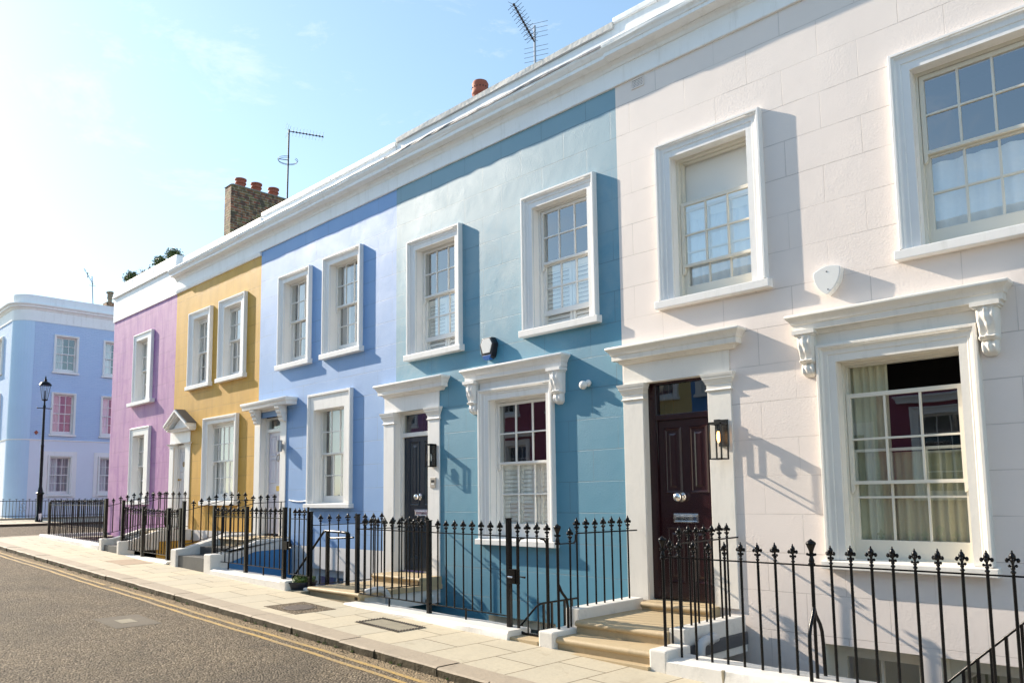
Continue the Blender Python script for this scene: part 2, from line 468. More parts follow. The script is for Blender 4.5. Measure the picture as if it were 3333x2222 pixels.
for i in range(NA):
    a0 = pi + (pi/2)*i/NA; a1 = pi + (pi/2)*(i+1)/NA
    g.mi = 0
    g.add([arcp(R_, a0), arcp(R_, a1), arcp(R_-.31, a1), arcp(R_-.31, a0)], [(0, 1, 2, 3)])
    g.mi = 1
    lo = lambda x: pav(x)-.2
    g.add([arcp(R_, a0, lo), arcp(R_, a1, lo), arcp(R_, a1), arcp(R_, a0)], [(0, 1, 2, 3)])
g.mi = 0; slope_quad(g, XL, XL+.31, YK+R_, 40, pav)
g.mi = 1; g.quad((XL, YK+R_, pav(XL)-.2), (XL, YK+R_, pav(XL)), (XL, 40, pav(XL)), (XL, 40, pav(XL)-.2))
tag(g.build('kerb', [M['kerb_stone'], M['kerb_face']]), kind='structure')
# filler under kerb gaps
g = MB(); slope_quad(g, XL+R_, XR, YK+.02, YI+.01, lambda x: pav(x)-.03)
tag(g.build('kerb_bedding', M['kerb_face']), kind='structure')
# yellow lines
g = MB()
rnd = random.Random(5)
for yc, w in ((4.972, .060), (4.815, .060)):
    x = -26.0; n = 150
    for i in range(n):
        a = x+(XR-x)*i/n; b = x+(XR-x)*(i+1)/n
        ja = .012*sin(a*1.3)+.006*sin(a*5.1+yc); jb = .012*sin(b*1.3)+.006*sin(b*5.1+yc)
        if yc > 4.9 and -15.15 < a < -14.95: continue
        g.quad((a, yc-w/2+ja, road_z(a)+.004), (b, yc-w/2+jb, road_z(b)+.004), (b, yc+w/2+jb, road_z(b)+.004), (a, yc+w/2+ja, road_z(a)+.004))
tag(g.build('road_marking', M['road_paint_yellow']), kind='structure')
# far pavement before the corner house
g = MB(); slope_quad(g, -39, -32.9, 8.0, 40, pav); slope_quad(g, -70, -32.9, 5.6, 8.0, pav)
tag(g.build('far_pavement', M['paving']), kind='structure')
g = MB()
g.mi = 0; slope_quad(g, -32.9, -32.6, 5.3, 40, pav); slope_quad(g, -70, -32.6, 5.3, 5.6, pav)
g.mi = 1
g.quad((-32.6, 5.3, pav(-32.6)-.2), (-32.6, 40, pav(-32.6)-.2), (-32.6, 40, pav(-32.6)), (-32.6, 5.3, pav(-32.6)))
g.quad((-70, 5.3, pav(-70)-.2), (-32.6, 5.3, pav(-32.6)-.2), (-32.6, 5.3, pav(-32.6)), (-70, 5.3, pav(-70)))
tag(g.build('far_kerb', [M['kerb_stone'], M['kerb_face']]), kind='structure')
g = MB(); slope_quad(g, -70, 20, -4.6, -2.2, pav, 3)
g.quad((-70, -2.2, pav(-70)-.2), (-70, -2.2, pav(-70)), (20, -2.2, pav(20)), (20, -2.2, pav(20)-.2))
tag(g.build('near_pavement', M['paving']), kind='structure')
# floor of the light wells
g = MB(); g.quad((-25.9, 6.6, -3.75), (6, 6.6, -3.75), (6, 8.6, -3.75), (-25.9, 8.6, -3.75))
tag(g.build('area_floor', M['cement']), kind='structure')
# retaining walls below the pavement edge, one per house front (painted)
YW = 8.5

# ------------------------------------------------------------------ windows
def s84(v): return v*8.465/8.42
def s65(v): return v*8.65/8.62
def s68(v): return v*8.68/8.62
def ringframe(mb, xo0, xo1, zo0, zo1, xi0, xi1, zi0, zi1, y0, y1):
    o = [(xo0, zo0), (xo1, zo0), (xo1, zo1), (xo0, zo1)]; i = [(xi0, zi0), (xi1, zi0), (xi1, zi1), (xi0, zi1)]
    pts = [(x, y0, z) for x, z in o]+[(x, y0, z) for x, z in i]+[(x, y1, z) for x, z in o]+[(x, y1, z) for x, z in i]
    fs = []
    for k in range(4):
        j = (k+1) % 4
        fs += [(k, j, 4+j, 4+k), (8+j, 8+k, 12+k, 12+j), (4+k, 4+j, 12+j, 12+k), (8+k, 8+j, j, k)]
    mb.add(pts, fs)
GLASS = ['window_glass']
def sash(parent, T, mat, x0, x1, z0, z1, y, cols, rows, stile=.045, top=.045, bot=.05, bar=.022, horns=False, zsplit=None):
    """one sliding sash; x0..z1 are the limits of its glass"""
    m = MB(T)
    ringframe(m, x0-stile, x1+stile, z0-bot, z1+top, x0, x1, z0, z1, y-.022, y+.022)
    for k in range(1, cols):
        xc = x0+(x1-x0)*k/cols
        m.prism_y([(xc-bar/2, z0), (xc+bar/2, z0), (xc+bar/2, z1), (xc-bar/2, z1)], y-.016, y+.012)
    zs = zsplit if zsplit else [z0+(z1-z0)*k/rows for k in range(1, rows)]
    for zc in zs:
        m.prism_y([(x0, zc-bar/2), (x1, zc-bar/2), (x1, zc+bar/2), (x0, zc+bar/2)], y-.0175, y+.0135)
    if horns:
        for xs in (x0-stile, x1+.004):
            m.prism_y([(xs+.002, z0-bot+.004), (xs+.039, z0-bot+.004), (xs+.039, z0-bot-.05), (xs+.030, z0-bot-.075), (xs+.010, z0-bot-.095), (xs+.002, z0-bot-.095)], y-.021, y+.02)
    so = m.build('sash', mat, parent, bevel=.003)
    g = MB(T)
    g.quad((x0-.002, y, z0-.002), (x1+.002, y, z0-.002), (x1+.002, y, z1+.002), (x0-.002, y, z1+.002))
    g.build('pane', M[GLASS[0]], parent)
    return so

def profile(style, aw):
    if style == 'moulded':
        return [(-.004, -.03), (0, .072), (.008, .085), (.032, .085), (.036, .070), (.05, .066), (.062, .050), (.078, .042), (aw-.085, .042), (aw-.078, .032), (aw, .032)]
    if style == 'panel':
        return [(-.004, -.03), (0, .065), (.006, .075), (.045, .075), (.055, .06), (.062, .045), (aw, .040)]
    return [(-.004, -.03), (0, .07), (.008, .078), (.03, .078), (.04, .07), (.05, .05), (aw, .045)]   # plain

def window(house, x0, x1, zt, zs, aw, inner, up, low, cols, style='moulded', sill_h=.11, sill_e=.045, sill_out=.11, trim='white_trim', smat='sash_white',
           inside='curtain_white', T=None, zsplit_u=None, zsplit_l=None, rows=2, gap=0.0, conv=True, label=None, blind_top=None, depth=.9, curt=1.0, reveal=True):
    """inner = (xi0, xi1, zi); up/low = (x0, x1, ztop, zbot) limits of the glass of each sash"""
    GLASS[0] = 'ground_floor_glass' if zt < 2.6 or T is not None else 'window_glass'
    if conv:
        xi0, xi1, zi = [s84(v) for v in inner]
        up = tuple(s65(v) for v in up); low = tuple(s68(v) for v in low)
    else:
        xi0, xi1, zi = inner
    pr = profile(style, aw); pts = []; fs = []
    awl, awr, awt = xi0-x0, x1-xi1, zt-zi
    pr = pr + [(aw, -.13)]
    for u, p in pr:
        k = u/aw if aw else 0
        # keep the outer mouldings at true width and stretch only the flat
        def uu(w): return u if u < .1 else w - (aw-u)
        pts += [(x0+uu(awl), YW-p, zs), (x0+uu(awl), YW-p, zt-uu(awt)), (x1-uu(awr), YW-p, zt-uu(awt)), (x1-uu(awr), YW-p, zs)]
    for i in range(len(pr)-1):
        for k in range(3):
            fs.append((i*4+k, i*4+k+1, (i+1)*4+k+1, (i+1)*4+k))
    m = MB(T); m.add(pts, fs)
    w = m.build('window', M[trim], house, smooth=28)
    if label: w['label'] = label
    # sill
    m = MB(T)
    a0, a1 = x0-sill_e, x1+sill_e
    pz = [(YW+.16, zs-sill_h), (YW-sill_out, zs-sill_h), (YW-sill_out, zs-.012), (YW+.16, zs+.012)]
    m.prism_x(pz, a0, a1)
    m.build('sill', M[trim], w, bevel=.008)
    # box frame behind the reveal
    fr = MB(T)
    e = .006
    ringframe(fr, xi0-.03, xi1+.03, zs-.01, zi+.03, min(up[0], low[0])-.05, max(up[1], low[1])+.05, zs+.012, max(up[2], low[2], blind_top or -99)+.05, YW+.115, YW+.17)
    ringframe(fr, xi0-.03, xi1+.03, zs-.01, zi+.03, min(up[0], low[0])-.03, max(up[1], low[1])+.03, zs+.03, max(up[2], low[2], blind_top or -99)+.03, YW+.171, YW+.25)
    fr.build('frame', M[smat], w)
    sash(w, T, M[smat], up[0], up[1], up[3], up[2], YW+.15, cols, rows, horns=True, zsplit=zsplit_u, bot=.036)
    sash(w, T, M[smat], low[0], low[1], low[3], low[2], YW+.185+.012, cols, rows, zsplit=zsplit_l, bot=.075 if gap else max(.05, low[3]-zs-.014), top=.03)
    # dim room behind the glass
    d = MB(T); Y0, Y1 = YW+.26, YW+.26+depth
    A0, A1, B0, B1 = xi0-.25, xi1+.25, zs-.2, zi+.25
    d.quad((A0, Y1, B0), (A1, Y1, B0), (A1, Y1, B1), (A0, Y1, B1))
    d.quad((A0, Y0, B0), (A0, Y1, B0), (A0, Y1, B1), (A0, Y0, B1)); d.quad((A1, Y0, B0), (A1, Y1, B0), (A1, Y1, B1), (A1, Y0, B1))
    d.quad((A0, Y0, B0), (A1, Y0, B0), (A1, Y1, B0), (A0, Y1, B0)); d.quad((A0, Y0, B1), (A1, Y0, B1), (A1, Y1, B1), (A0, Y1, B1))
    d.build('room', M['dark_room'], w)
    return w, (xi0, xi1, zs, zi)

def drape(parent, T, mat, x0, x1, z0, z1, y, folds=9, amp=.03, seed=1):
    r = random.Random(seed); n = folds*8; m = MB(T); pts = []; fs = []
    ph = [r.uniform(0, 6.28) for _ in range(4)]
    for j, z in enumerate((z0, z0+(z1-z0)*.5, z1)):
        for i in range(n+1):
            u = i/n; a = 2*pi*folds*u
            yy = y + amp*(sin(a+.5*sin(a*.37+ph[0])) + .5*sin(a*.53+ph[1]+j*.3)) + .012*sin(j*2+ph[2])
            pts.append((x0+(x1-x0)*u, yy, z))
    for j in range(2):
        for i in range(n):
            b = j*(n+1)+i; fs.append((b, b+1, b+n+2, b+n+1))
    m.add(pts, fs); return m.build('curtain', mat, parent, smooth=60)
def blind(parent, T, mat, x0, x1, z0, z1, y, name='blind'):
    m = MB(T); m.box(x0, x1, y, y+.01, z0, z1); return m.build(name, mat, parent)
def shutters(parent, T, mat, x0, x1, z0, z1, y, leaves=3, rail=.06):
    m = MB(T); w = (x1-x0)/leaves
    for k in range(leaves):
        a, b = x0+w*k+.006, x0+w*(k+1)-.006
        ringframe(m, a, b, z0, z1, a+.05, b-.05, z0+.07, z1-.07, y, y+.03)
        z = z0+.07
        while z < z1-.09:
            m.quad((a+.05, y+.004, z), (b-.05, y+.004, z), (b-.05, y+.028, z+.066), (a+.05, y+.028, z+.066)); z += .064
    return m.build('shutter', mat, parent)

# ------------------------------------------------------------------ walls, cornices
def wall_cells(m, x0, x1, z0, z1, holes, y=YW):
    xs = sorted({x0, x1} | {v for h in holes for v in h[:2] if x0 < v < x1}); zs = sorted({z0, z1} | {v for h in holes for v in h[2:] if z0 < v < z1})
    for i in range(len(xs)-1):
        for j in range(len(zs)-1):
            cx, cz = (xs[i]+xs[i+1])/2, (zs[j]+zs[j+1])/2
            if any(h[0] < cx < h[1] and h[2] < cz < h[3] for h in holes): continue
            m.quad((xs[i], y, zs[j]), (xs[i+1], y, zs[j]), (xs[i+1], y, zs[j+1]), (xs[i], y, zs[j+1]))
def whole(w): return (w[0]+.03, w[1]-.03, w[3]-.03, w[2]-.03)   # x0,x1,zs,zt

FR_Z, TOP_Z = 5.665, 6.62
def house_shell(label, x0, x1, wallmat, holes, low=None, lowz=-.9, roofz=6.2, lowmat=None, backy=18):
    cx = (x0+x1)/2
    h = thing('terraced_house', label, 'house', (cx, YW, pav(cx)), 'pastel terraced houses in the row')
    m = MB()
    zb = lowz if lowmat else -3.8
    wall_cells(m, x0, x1, zb, 6.3, holes)
    for xx in (x0+.001, x1-.001):
        m.quad((xx, YW, -3.8), (xx, backy, -3.8), (xx, backy, 6.3), (xx, YW, 6.3))
    m.quad((x0, backy, -3.8), (x1, backy, -3.8), (x1, backy, 6.3), (x0, backy, 6.3))
    m.build('wall', M[wallmat], h)
    if lowmat:
        m = MB(); wall_cells(m, x0, x1, -3.8, lowz, [hh for hh in holes])
        m.build('basement_wall', M[lowmat], h)
    m = MB(); m.quad((x0, YW+.3, 6.15), (x1, YW+.3, 6.15), (x1, backy, 6.15), (x0, backy, 6.15)); m.build('roof', M['roof_felt'], h)
    return h
def extrude_prof(m, prof, x0, x1, yw=YW):
    pts = [(x0, yw-o, z) for o, z in prof] + [(x1, yw-o, z) for o, z in prof]; n = len(prof)
    fs = [(i, n+i, n+i+1, i+1) for i in range(n-1)] + [tuple(range(n)), tuple(range(2*n-1, n-1, -1))]
    m.add(pts, fs)
def wavy_prof(m, prof, x0, x1, seg=.35, amp=.008, seed=1, rows=None, yw=YW):
    """extruded moulding whose listed rows wander a little, as hand-dressed lead and old stucco do"""
    r = random.Random(seed); n = max(2, int((x1-x0)/seg)); k = len(prof); pts = []; fs = []
    for i in range(n+1):
        x = x0+(x1-x0)*i/n
        for j, (o, z) in enumerate(prof):
            a = amp if (rows is None or j in rows) else amp*.12
            pts.append((x, yw-o+r.uniform(-a, a)*(0 if i in (0, n) else 1), z+r.uniform(-a, a)))
    for i in range(n):
        for j in range(k-1):
            fs.append((i*k+j, (i+1)*k+j, (i+1)*k+j+1, i*k+j+1))
    fs += [tuple(range(k)), tuple(range((n+1)*k-1, n*k-1, -1))]
    m.add(pts, fs)
COR = [(-.02, 5.66), (.03, 5.66), (.034, 5.672), (.034, 5.905), (.046, 5.912), (.060, 5.95), (.095, 5.985), (.10, 5.995), (.215, 6.00), (.225, 6.005), (.225, 6.055), (.235, 6.062), (.25, 6.085), (.275, 6.115), (.282, 6.14), (.282, 6.165)]
def cornice(h, x0, x1, seed, dz=0, lead=True, out=0):
    m = MB(); wavy_prof(m, [(o+(out if o > .2 else 0), z+dz) for o, z in COR] + [(-.02, 6.20+dz)], x0, x1, .5, .004, seed)
    m.build('cornice', M['white_cornice'], h)
    if lead:
        m = MB(); wavy_prof(m, [(.26+out, 6.150+dz), (.292+out, 6.146+dz), (.294+out, 6.178+dz), (.02, 6.27+dz), (.0, 6.30+dz), (-.02, 6.2+dz)], x0, x1, .24, .006, seed+9, rows=(0, 1, 2, 3))
        m.build('lead_flashing', M['lead'], h)
def parapet(h, x0, x1, seed, zt=6.61, dz=0, out=.0, mat='white_cornice', cop=True):
    m = MB(); wavy_prof(m, [(.012+out, 6.16+dz), (.012+out, zt-.09), (-.26, zt-.09), (-.26, 6.16+dz)], x0, x1, .5, .004, seed)
    m.build('parapet', M[mat], h)
    if cop:
        m = MB()
        n = max(1, round((x1-x0)/.75)); r = random.Random(seed)
        for i in range(n):
            a = x0+(x1-x0)*i/n; b = x0+(x1-x0)*(i+1)/n; e = r.uniform(-.006, .006)
            m.box(a+.003, b-.003, YW-.045-out+e, YW+.29, zt-.088, zt+e)
        m.build('coping', M[mat], h, bevel=.012)

# ------------------------------------------------------------------ corbel (acanthus console)
def corbel(house, mat, x0, x1, zt, zb, out=.155):
    m = MB(); n = 26; k = 14; pts = []; fs = []
    H = zt-zb
    def shape(t):    # protrusion down the scroll, t 0 at the top
        if t < .60:
            return out*(.95 - .36*(t/.6)**1.6 + .10*sin(pi*t/.6))
        if t < .66:
            return out*(.70 + .30*sin(pi*(t-.56)/.12))*.9
        u = (t-.66)/.34
        return out*(.42 + .22*sin(pi*min(1, u*1.05)))*(1 if u < .75 else max(.12, 1-((u-.75)/.25)**2))
    for i in range(n+1):
        t = i/n; z = zt - H*t; w = 1 - .14*t - (.12 if t > .66 else 0)
        if t > .9: w *= max(.35, 1-((t-.9)/.1)**2*.5)
        for j in range(k+1):
            u = j/k; s = (u-.5)*2
            leafy = .009*cos(s*8+.8*sin(t*11)) * (1 if .03 < t < .95 else 0) + .005*sin(t*34+3*abs(s))*(1-abs(s))
            round_ = (1-.42*abs(s)**5)
            y = YW - max(.012, shape(t)*round_ + leafy)
            xx = (x0+x1)/2 + (x1-x0)/2*s*w
            pts.append((xx, y, z))
    for i in range(n):
        for j in range(k):
            b = i*(k+1)+j; fs.append((b, b+1, b+k+2, b+k+1))
    m.add(pts, fs)
    # cheeks back to the wall
    for j in (0, k):
        for i in range(n):
            a = pts[i*(k+1)+j]; b = pts[(i+1)*(k+1)+j]
            m.quad(a, b, (b[0], YW+.01, b[2]), (a[0], YW+.01, a[2]))
    m.box(x0-.03, x1+.03, YW-out-.015, YW, zt, zt+.045)
    m.box(x0-.012, x1+.012, YW-out+.004, YW, zt-.02, zt)
    return m.build('corbel', mat, house, smooth=50)

HOOD = [(0.0, 0), (.13, 0), (.145, .004), (.145, .075), (.158, .080), (.162, .100), (.175, .125), (.205, .155), (.215, .165), (.215, .192), (.205, .199), (.0, .235)]
def hood(parent, mat, x0, x1, z0, sc=1.0, name='hood'):
    m = MB(); m.ring_mould(x0, x1, YW, [(o*sc, z0+z*sc) for o, z in HOOD])
    m.ring_mould(x0+.0, x1-.0, YW, [(.04, z0-.05*sc), (.055, z0-.045*sc), (.075, z0-.012*sc), (.09, z0-.001)])
    return m.build(name, mat, parent, bevel=.004, smooth=30)

# ------------------------------------------------------------------ doors
def panel_door(house, mat, x0, x1, z0, z1, y, panels, knob=None, extras=()):
    m = MB(); m.box(x0, x1, y, y+.045, z0, z1)
    for (a, b, c, d) in panels:
        # recessed moulding ring and a raised field
        o = [(a, c), (b, c), (b, d), (a, d)]
        def rect(i): return [(a+i, c+i), (b-i, c+i), (b-i, d-i), (a+i, d-i)]
        lev = [(0, -.003), (.012, -.016), (.03, -.012), (.038, -.002), (.075, -.002), (.10, -.010), (.104, -.010)]
        rings = [[(x, y+p, z) for x, z in rect(i)] for i, p in lev]
        pts = [p for r in rings for p in r]; fs = []
        for i in range(len(rings)-1):
            for k in range(4):
                fs.append((i*4+k, i*4+(k+1) % 4, (i+1)*4+(k+1) % 4, (i+1)*4+k))
        n = (len(rings)-1)*4; fs.append((n, n+1, n+2, n+3)); m.add(pts, fs)
    return m.build('door', mat, house)
def knob(door, x, y, z, mat, r=.042):
    m = MB()
    def rv(prof):
        pts = []; fs = []; n = 16
        for rr, d in prof:
            for k in range(n):
                t = 2*pi*k/n; pts.append((x+rr*cos(t), y-d, z+rr*sin(t)))
        for i in range(len(prof)-1):
            for k in range(n): fs.append((i*n+k, i*n+(k+1) % n, (i+1)*n+(k+1) % n, (i+1)*n+k))
        fs.append(tuple(range((len(prof)-1)*n, len(prof)*n))); m.add(pts, fs)
    rv([(r*1.05, 0), (r*1.05, .008), (r*.5, .014), (r*.42, .035)] + [(r*sin(a), .035+r*.9*(1-cos(a))) for a in [pi*k/10 for k in range(2, 10)]] + [(r*.05, .035+r*1.8)])
    return m.build('knob', mat, door, smooth=50)
def letterbox(door, x0, x1, z0, z1, y, mat):
    m = MB(); ringframe(m, x0, x1, z0, z1, x0+.022, x1-.022, z0+.02, z1-.02, y-.012, y)
    m.box(x0+.022, x1-.022, y-.006, y+.001, z0+.02, z1-.02)
    m.box(x0+.03, x1-.03, y-.016, y-.006, z1-.035, z1-.024)
    return m.build('letter_box', mat, door, bevel=.003)
def fanlight(house, x0, x1, z0, z1, y):
    m = MB(); m.quad((x0, y, z0), (x1, y, z0), (x1, y, z1), (x0, y, z1)); g = m.build('fanlight', M['dark_glass'], house)
    m = MB(); m.quad((x0-.1, y+.5, z0-.1), (x1+.1, y+.5, z0-.1), (x1+.1, y+.5, z1+.1), (x0-.1, y+.5, z1+.1))
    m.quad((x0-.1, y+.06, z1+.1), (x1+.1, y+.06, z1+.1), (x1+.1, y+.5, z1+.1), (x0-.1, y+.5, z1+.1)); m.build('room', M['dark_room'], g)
    return g
def doorcase(house, mat, pl, pr_, z0, capb, capt, frt, yf=.022, opening_top=None, inner=(None, None), ydoor=.13, caps=True):
    """pilasters pl, pr_ = (x0,x1); caps between capb..capt; frieze board up to frt"""
    pl = tuple(v*1.0093 for v in pl); pr_ = tuple(v*1.0093 for v in pr_)
    m = MB()
    for (a, b) in (pl, pr_):
        m.box(a, b, YW-yf, YW+.0, z0, capt)
    m.box(pl[0]+.012, pr_[1]-.012, YW-yf+.004, YW, capt, frt)
    # reveals
    xi0, xi1 = pl[1], pr_[0]
    m.quad((xi0, YW, z0), (xi0, YW+ydoor, z0), (xi0, YW+ydoor, capt), (xi0, YW, capt))
    m.quad((xi1, YW+ydoor, z0), (xi1, YW, z0), (xi1, YW, capt), (xi1, YW+ydoor, capt))
    m.quad((xi0, YW-yf, capt), (xi1, YW-yf, capt), (xi1, YW+ydoor, capt), (xi0, YW+ydoor, capt))
    d = m.build('door_surround', mat, house, bevel=.006)
    if caps:
        H = capt-capb
        for (a, b) in (pl, pr_):
            c = MB()
            pr = [(0, capb+.0*H), (.018, capb+.01*H), (.022, capb+.06*H), (.012, capb+.10*H), (.006, capb+.14*H), (.006, capb+.38*H), (.018, capb+.42*H), (.020, capb+.50*H), (.034, capb+.62*H), (.044, capb+.70*H), (.044, capb+.78*H), (.050, capb+.80*H), (.062, capb+.97*H), (.062, capb+H), (0, capb+1.02*H)]
            pts = []; fs = []
            for o, z in pr:
                pts += [(a-o, YW, z), (a-o, YW-yf-o, z), (b+o, YW-yf-o, z), (b+o, YW+.05, z)]
            for i in range(len(pr)-1):
                for k in range(3): fs.append((i*4+k, i*4+k+1, (i+1)*4+k+1, (i+1)*4+k))
            n = (len(pr)-1)*4; fs.append((n, n+1, n+2, n+3)); c.add(pts, fs)
            c.build('capital', mat, d, smooth=30)
    return d
def door_frame(house, mat, x0, x1, z0, z1, lx0, lx1, fan, y):
    """frame with a transom; fan = (z0, z1) of the fanlight glass"""
    m = MB()
    m.box(x0-.02, lx0, y-.03, y+.06, z0, z1); m.box(lx1, x1+.02, y-.03, y+.06, z0, z1)
    m.box(lx0, lx1, y-.03, y+.06, fan[1], z1); m.box(lx0, lx1, y-.036, y+.06, fan[0]-.075, fan[0])
    m.build('door_frame', mat, house, bevel=.006)

def opening_box(h, x0, x1, z0, z1):
    m = MB(); Y0 = YW+.2
    m.quad((x0, YW+.9, z0), (x1, YW+.9, z0), (x1, YW+.9, z1), (x0, YW+.9, z1))
    return m
# ------------------------------------------------------------------ the five houses
def house_thing(label, x0, x1):
    return thing('terraced_house', label, 'house', ((x0+x1)/2, YW, pav((x0+x1)/2)), 'pastel terraced houses in the row')
def house_walls(h, x0, x1, wallmat, holes, low=None, backy=17, bands=()):
    m = MB(); zb = low[1] if low else -3.8
    wall_cells(m, x0, x1, zb, 6.2, holes)
    for xx in (x0+.001, x1-.001):
        ys = YW if x0 == XA and xx < x0+.1 else YW+1.3
        m.quad((xx, ys, zb), (xx, backy, zb), (xx, backy, 6.2), (xx, ys, 6.2))
    m.quad((x0, backy, zb), (x1, backy, zb), (x1, backy, 6.2), (x0, backy, 6.2))
    m.build('wall', M[wallmat], h)
    if low:
        m = MB(); wall_cells(m, x0, x1, -3.8, zb, holes)
        m.build('basement_wall', M[low[0]], h)
    m = MB(); m.quad((x0, YW+.26, 6.17), (x1, YW+.26, 6.17), (x1, backy, 6.17), (x0, backy, 6.17)); m.build('roof', M['roof_felt'], h)
def hole(w): 
    a = w[1]; return (a[0]+.004, a[1]-.004, a[2]-.1, a[3]+.004)
def basement_window(h, x0, x1, z0, z1, cols, rows, mat, panes=1, inset=.14, inside='dark_room'):
    m = MB(); ringframe(m, x0, x1, z0, z1, x0+.12, x1-.12, z0+.12, z1-.15, YW+inset, YW+inset+.06)
    for k in range(1, panes):
        xc = x0+(x1-x0)*k/panes; m.box(xc-.06, xc+.06, YW+inset-.004, YW+inset+.05, z0+.07, z1-.07)
    for p in range(panes):
        a = x0+(x1-x0)*p/panes+.07; b = x0+(x1-x0)*(p+1)/panes-.07
        for k in range(1, cols): xc = a+(b-a)*k/cols; m.box(xc-.014, xc+.014, YW+inset+.01, YW+inset+.05, z0+.07, z1-.07)
        for k in range(1, rows): zc = z0+(z1-z0)*k/rows; m.box(a, b, YW+inset+.012, YW+inset+.048, zc-.014, zc+.014)
    for a, b in (((x0, z0), (x0, z1)), ((x0, z1), (x1, z1)), ((x1, z1), (x1, z0))):
        m.quad((a[0], YW, a[1]), (b[0], YW, b[1]), (b[0], YW+inset, b[1]), (a[0], YW+inset, a[1]))
    w = m.build('basement_window', M[mat], h)
    g = MB(); g.quad((x0, YW+inset+.03, z0), (x1, YW+inset+.03, z0), (x1, YW+inset+.03, z1), (x0, YW+inset+.03, z1)); g.build('pane', M['window_glass'], w)
    g = MB(); g.quad((x0, YW+inset+.45, z0), (x1, YW+inset+.45, z0), (x1, YW+inset+.45, z1), (x0, YW+inset+.45, z1)); g.build('blind', M[inside], w)
    return (x0, x1, z0, z1)

XA, XB, XC, XD, XE, XF = -25.86, -21.10, -16.42, -11.335, -6.32, 3.2

# ---- white house
h = house_thing('white stuccoed house nearest the camera with dark maroon front door', XE, XF); H_white = h
ho = []
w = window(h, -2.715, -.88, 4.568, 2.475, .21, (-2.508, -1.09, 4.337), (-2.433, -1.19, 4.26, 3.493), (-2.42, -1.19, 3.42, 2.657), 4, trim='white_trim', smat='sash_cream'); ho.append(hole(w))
drape(w[0], None, M['curtain_white'], -2.5, -1.1, 2.5, 3.40, YW+.26, 7, .02, 3)
w = window(h, -5.66, -4.18, 4.556, 2.485, .235, (-5.43, -4.356, 4.33), (-5.354, -4.43, 3.70, 2.931), (-5.32, -4.43, 3.62, 2.645), 3, trim='white_trim', smat='sash_cream', blind_top=4.27, zsplit_l=[3.1]); ho.append(hole(w))
blind(w[0], None, M['blind_white'], -5.5, -4.3, 3.55, 4.36, YW+.26)
drape(w[0], None, M['curtain_white'], -5.45, -4.35, 2.5, 3.6, YW+.28, 8, .02, 4)
w = window(h, -3.65, -2.07, 1.61, -.705, .225, (-3.432, -2.235, 1.405), (-3.367, -2.32, 1.016, .124), (-3.344, -2.305, .43, -.493), 3, trim='cream_trim', smat='sash_cream', sill_h=.095, zsplit_u=[.568*8.65/8.62], zsplit_l=[-.049*8.68/8.62], blind_top=1.33); ho.append(hole(w))
drape(w[0], None, M['curtain_green'], -3.5, -3.02, -.75, 1.5, YW+.25, 6, .018, 5)
drape(w[0], None, M['curtain_green'], -3.05, -2.2, -.75, .42, YW+.25, 9, .018, 6)
# frieze and hood over the lower window
m = MB(); m.box(-3.66, -2.06, YW-.035, YW, 1.60, 1.79); m.build('frieze_board', M['cream_trim'], h)
hood(h, M['cream_trim'], -3.735, -1.955, 1.782, .93)
corbel(h, M['cream_trim'], -3.835, -3.645, 1.745, 1.275); corbel(h, M['cream_trim'], -2.065, -1.875, 1.745, 1.275)
# front door
d = doorcase(h, M['cream_trim'], (-6.25, -5.935), (-4.99, -4.675), -1.33, 1.245, 1.46, 1.775)
hood(d, M['cream_trim'], -6.265, -4.70, 1.78, .93)
door_frame(h, M['maroon_gloss'], -5.99, -5.036, -1.31, 1.47, -5.875, -5.05, (1.035, 1.43), YW+.13)
fanlight(h, -5.875, -5.05, 1.03, 1.43, YW+.15)
yd = YW+.13
d = panel_door(h, M['maroon_gloss'], -5.872, -5.053, -1.305, .955, yd, [(-5.78, -5.52, .02, .86), (-5.41, -5.145, .02, .86), (-5.78, -5.52, -1.10, -.40), (-5.41, -5.145, -1.10, -.40)])
knob(d, -5.545, yd, -.025, M['chrome'], .062); letterbox(d, -5.665, -5.31, -.345, -.235, yd, M['chrome'])
o_door = (-5.985, -5.04, -1.36, 1.46); ho.append(o_door)
# basement: pair of cream casements, and the dark door under the steps
ho.append(basement_window(h, -3.74, -2.77, -3.3, -1.60, 2, 1, 'sash_cream', 1, inset=.26, inside='curtain_green'))
ho.append(basement_window(h, -2.60, -1.2, -3.3, -1.60, 2, 1, 'sash_cream', 1, inset=.26, inside='curtain_green'))
house_walls(h, XE, XF, 'white_stucco', ho)
cornice(h, XE, XF, 1, lead=False, out=.02); parapet(h, XE+.02, XF, 21, 6.66)
m = MB(); wavy_prof(m, [(.28, 6.165), (.305, 6.160), (.30, 6.18), (.02, 6.25), (-.02, 6.2)], XE, XF, .3, .004, 5); m.build('cornice_capping', M['white_cornice'], h)

# ---- teal house
h = house_thing('teal house with navy front door and two hooded ground openings', XD, XE); H_teal = h
ho = []
w = window(h, -10.945, -9.535, 4.535, 2.495, .25, (-10.69, -9.645, 4.33), (-10.634, -9.72, 4.276, 3.517), (-10.60, -9.72, 3.451, 2.778), 3, gap=True); ho.append(hole(w))
shutters(w[0], None, M['blind_white'], -10.72, -9.65, 2.5, 3.45, YW+.225, 2)
w = window(h, -8.115, -6.69, 4.54, 2.49, .25, (-7.88, -6.81, 4.325), (-7.804, -6.90, 4.252, 3.50), (-7.78, -6.90, 3.434, 2.757), 3, gap=True); ho.append(hole(w))
shutters(w[0], None, M['blind_white'], -7.92, -6.8, 2.5, 3.45, YW+.225, 2)
w = window(h, -9.115, -7.55, 1.685, -.63, .25, (-8.863, -7.655, 1.50), (-8.80, -7.745, 1.412, .536), (-8.765, -7.745, .484, -.405), 3, sill_h=.095); ho.append(hole(w))
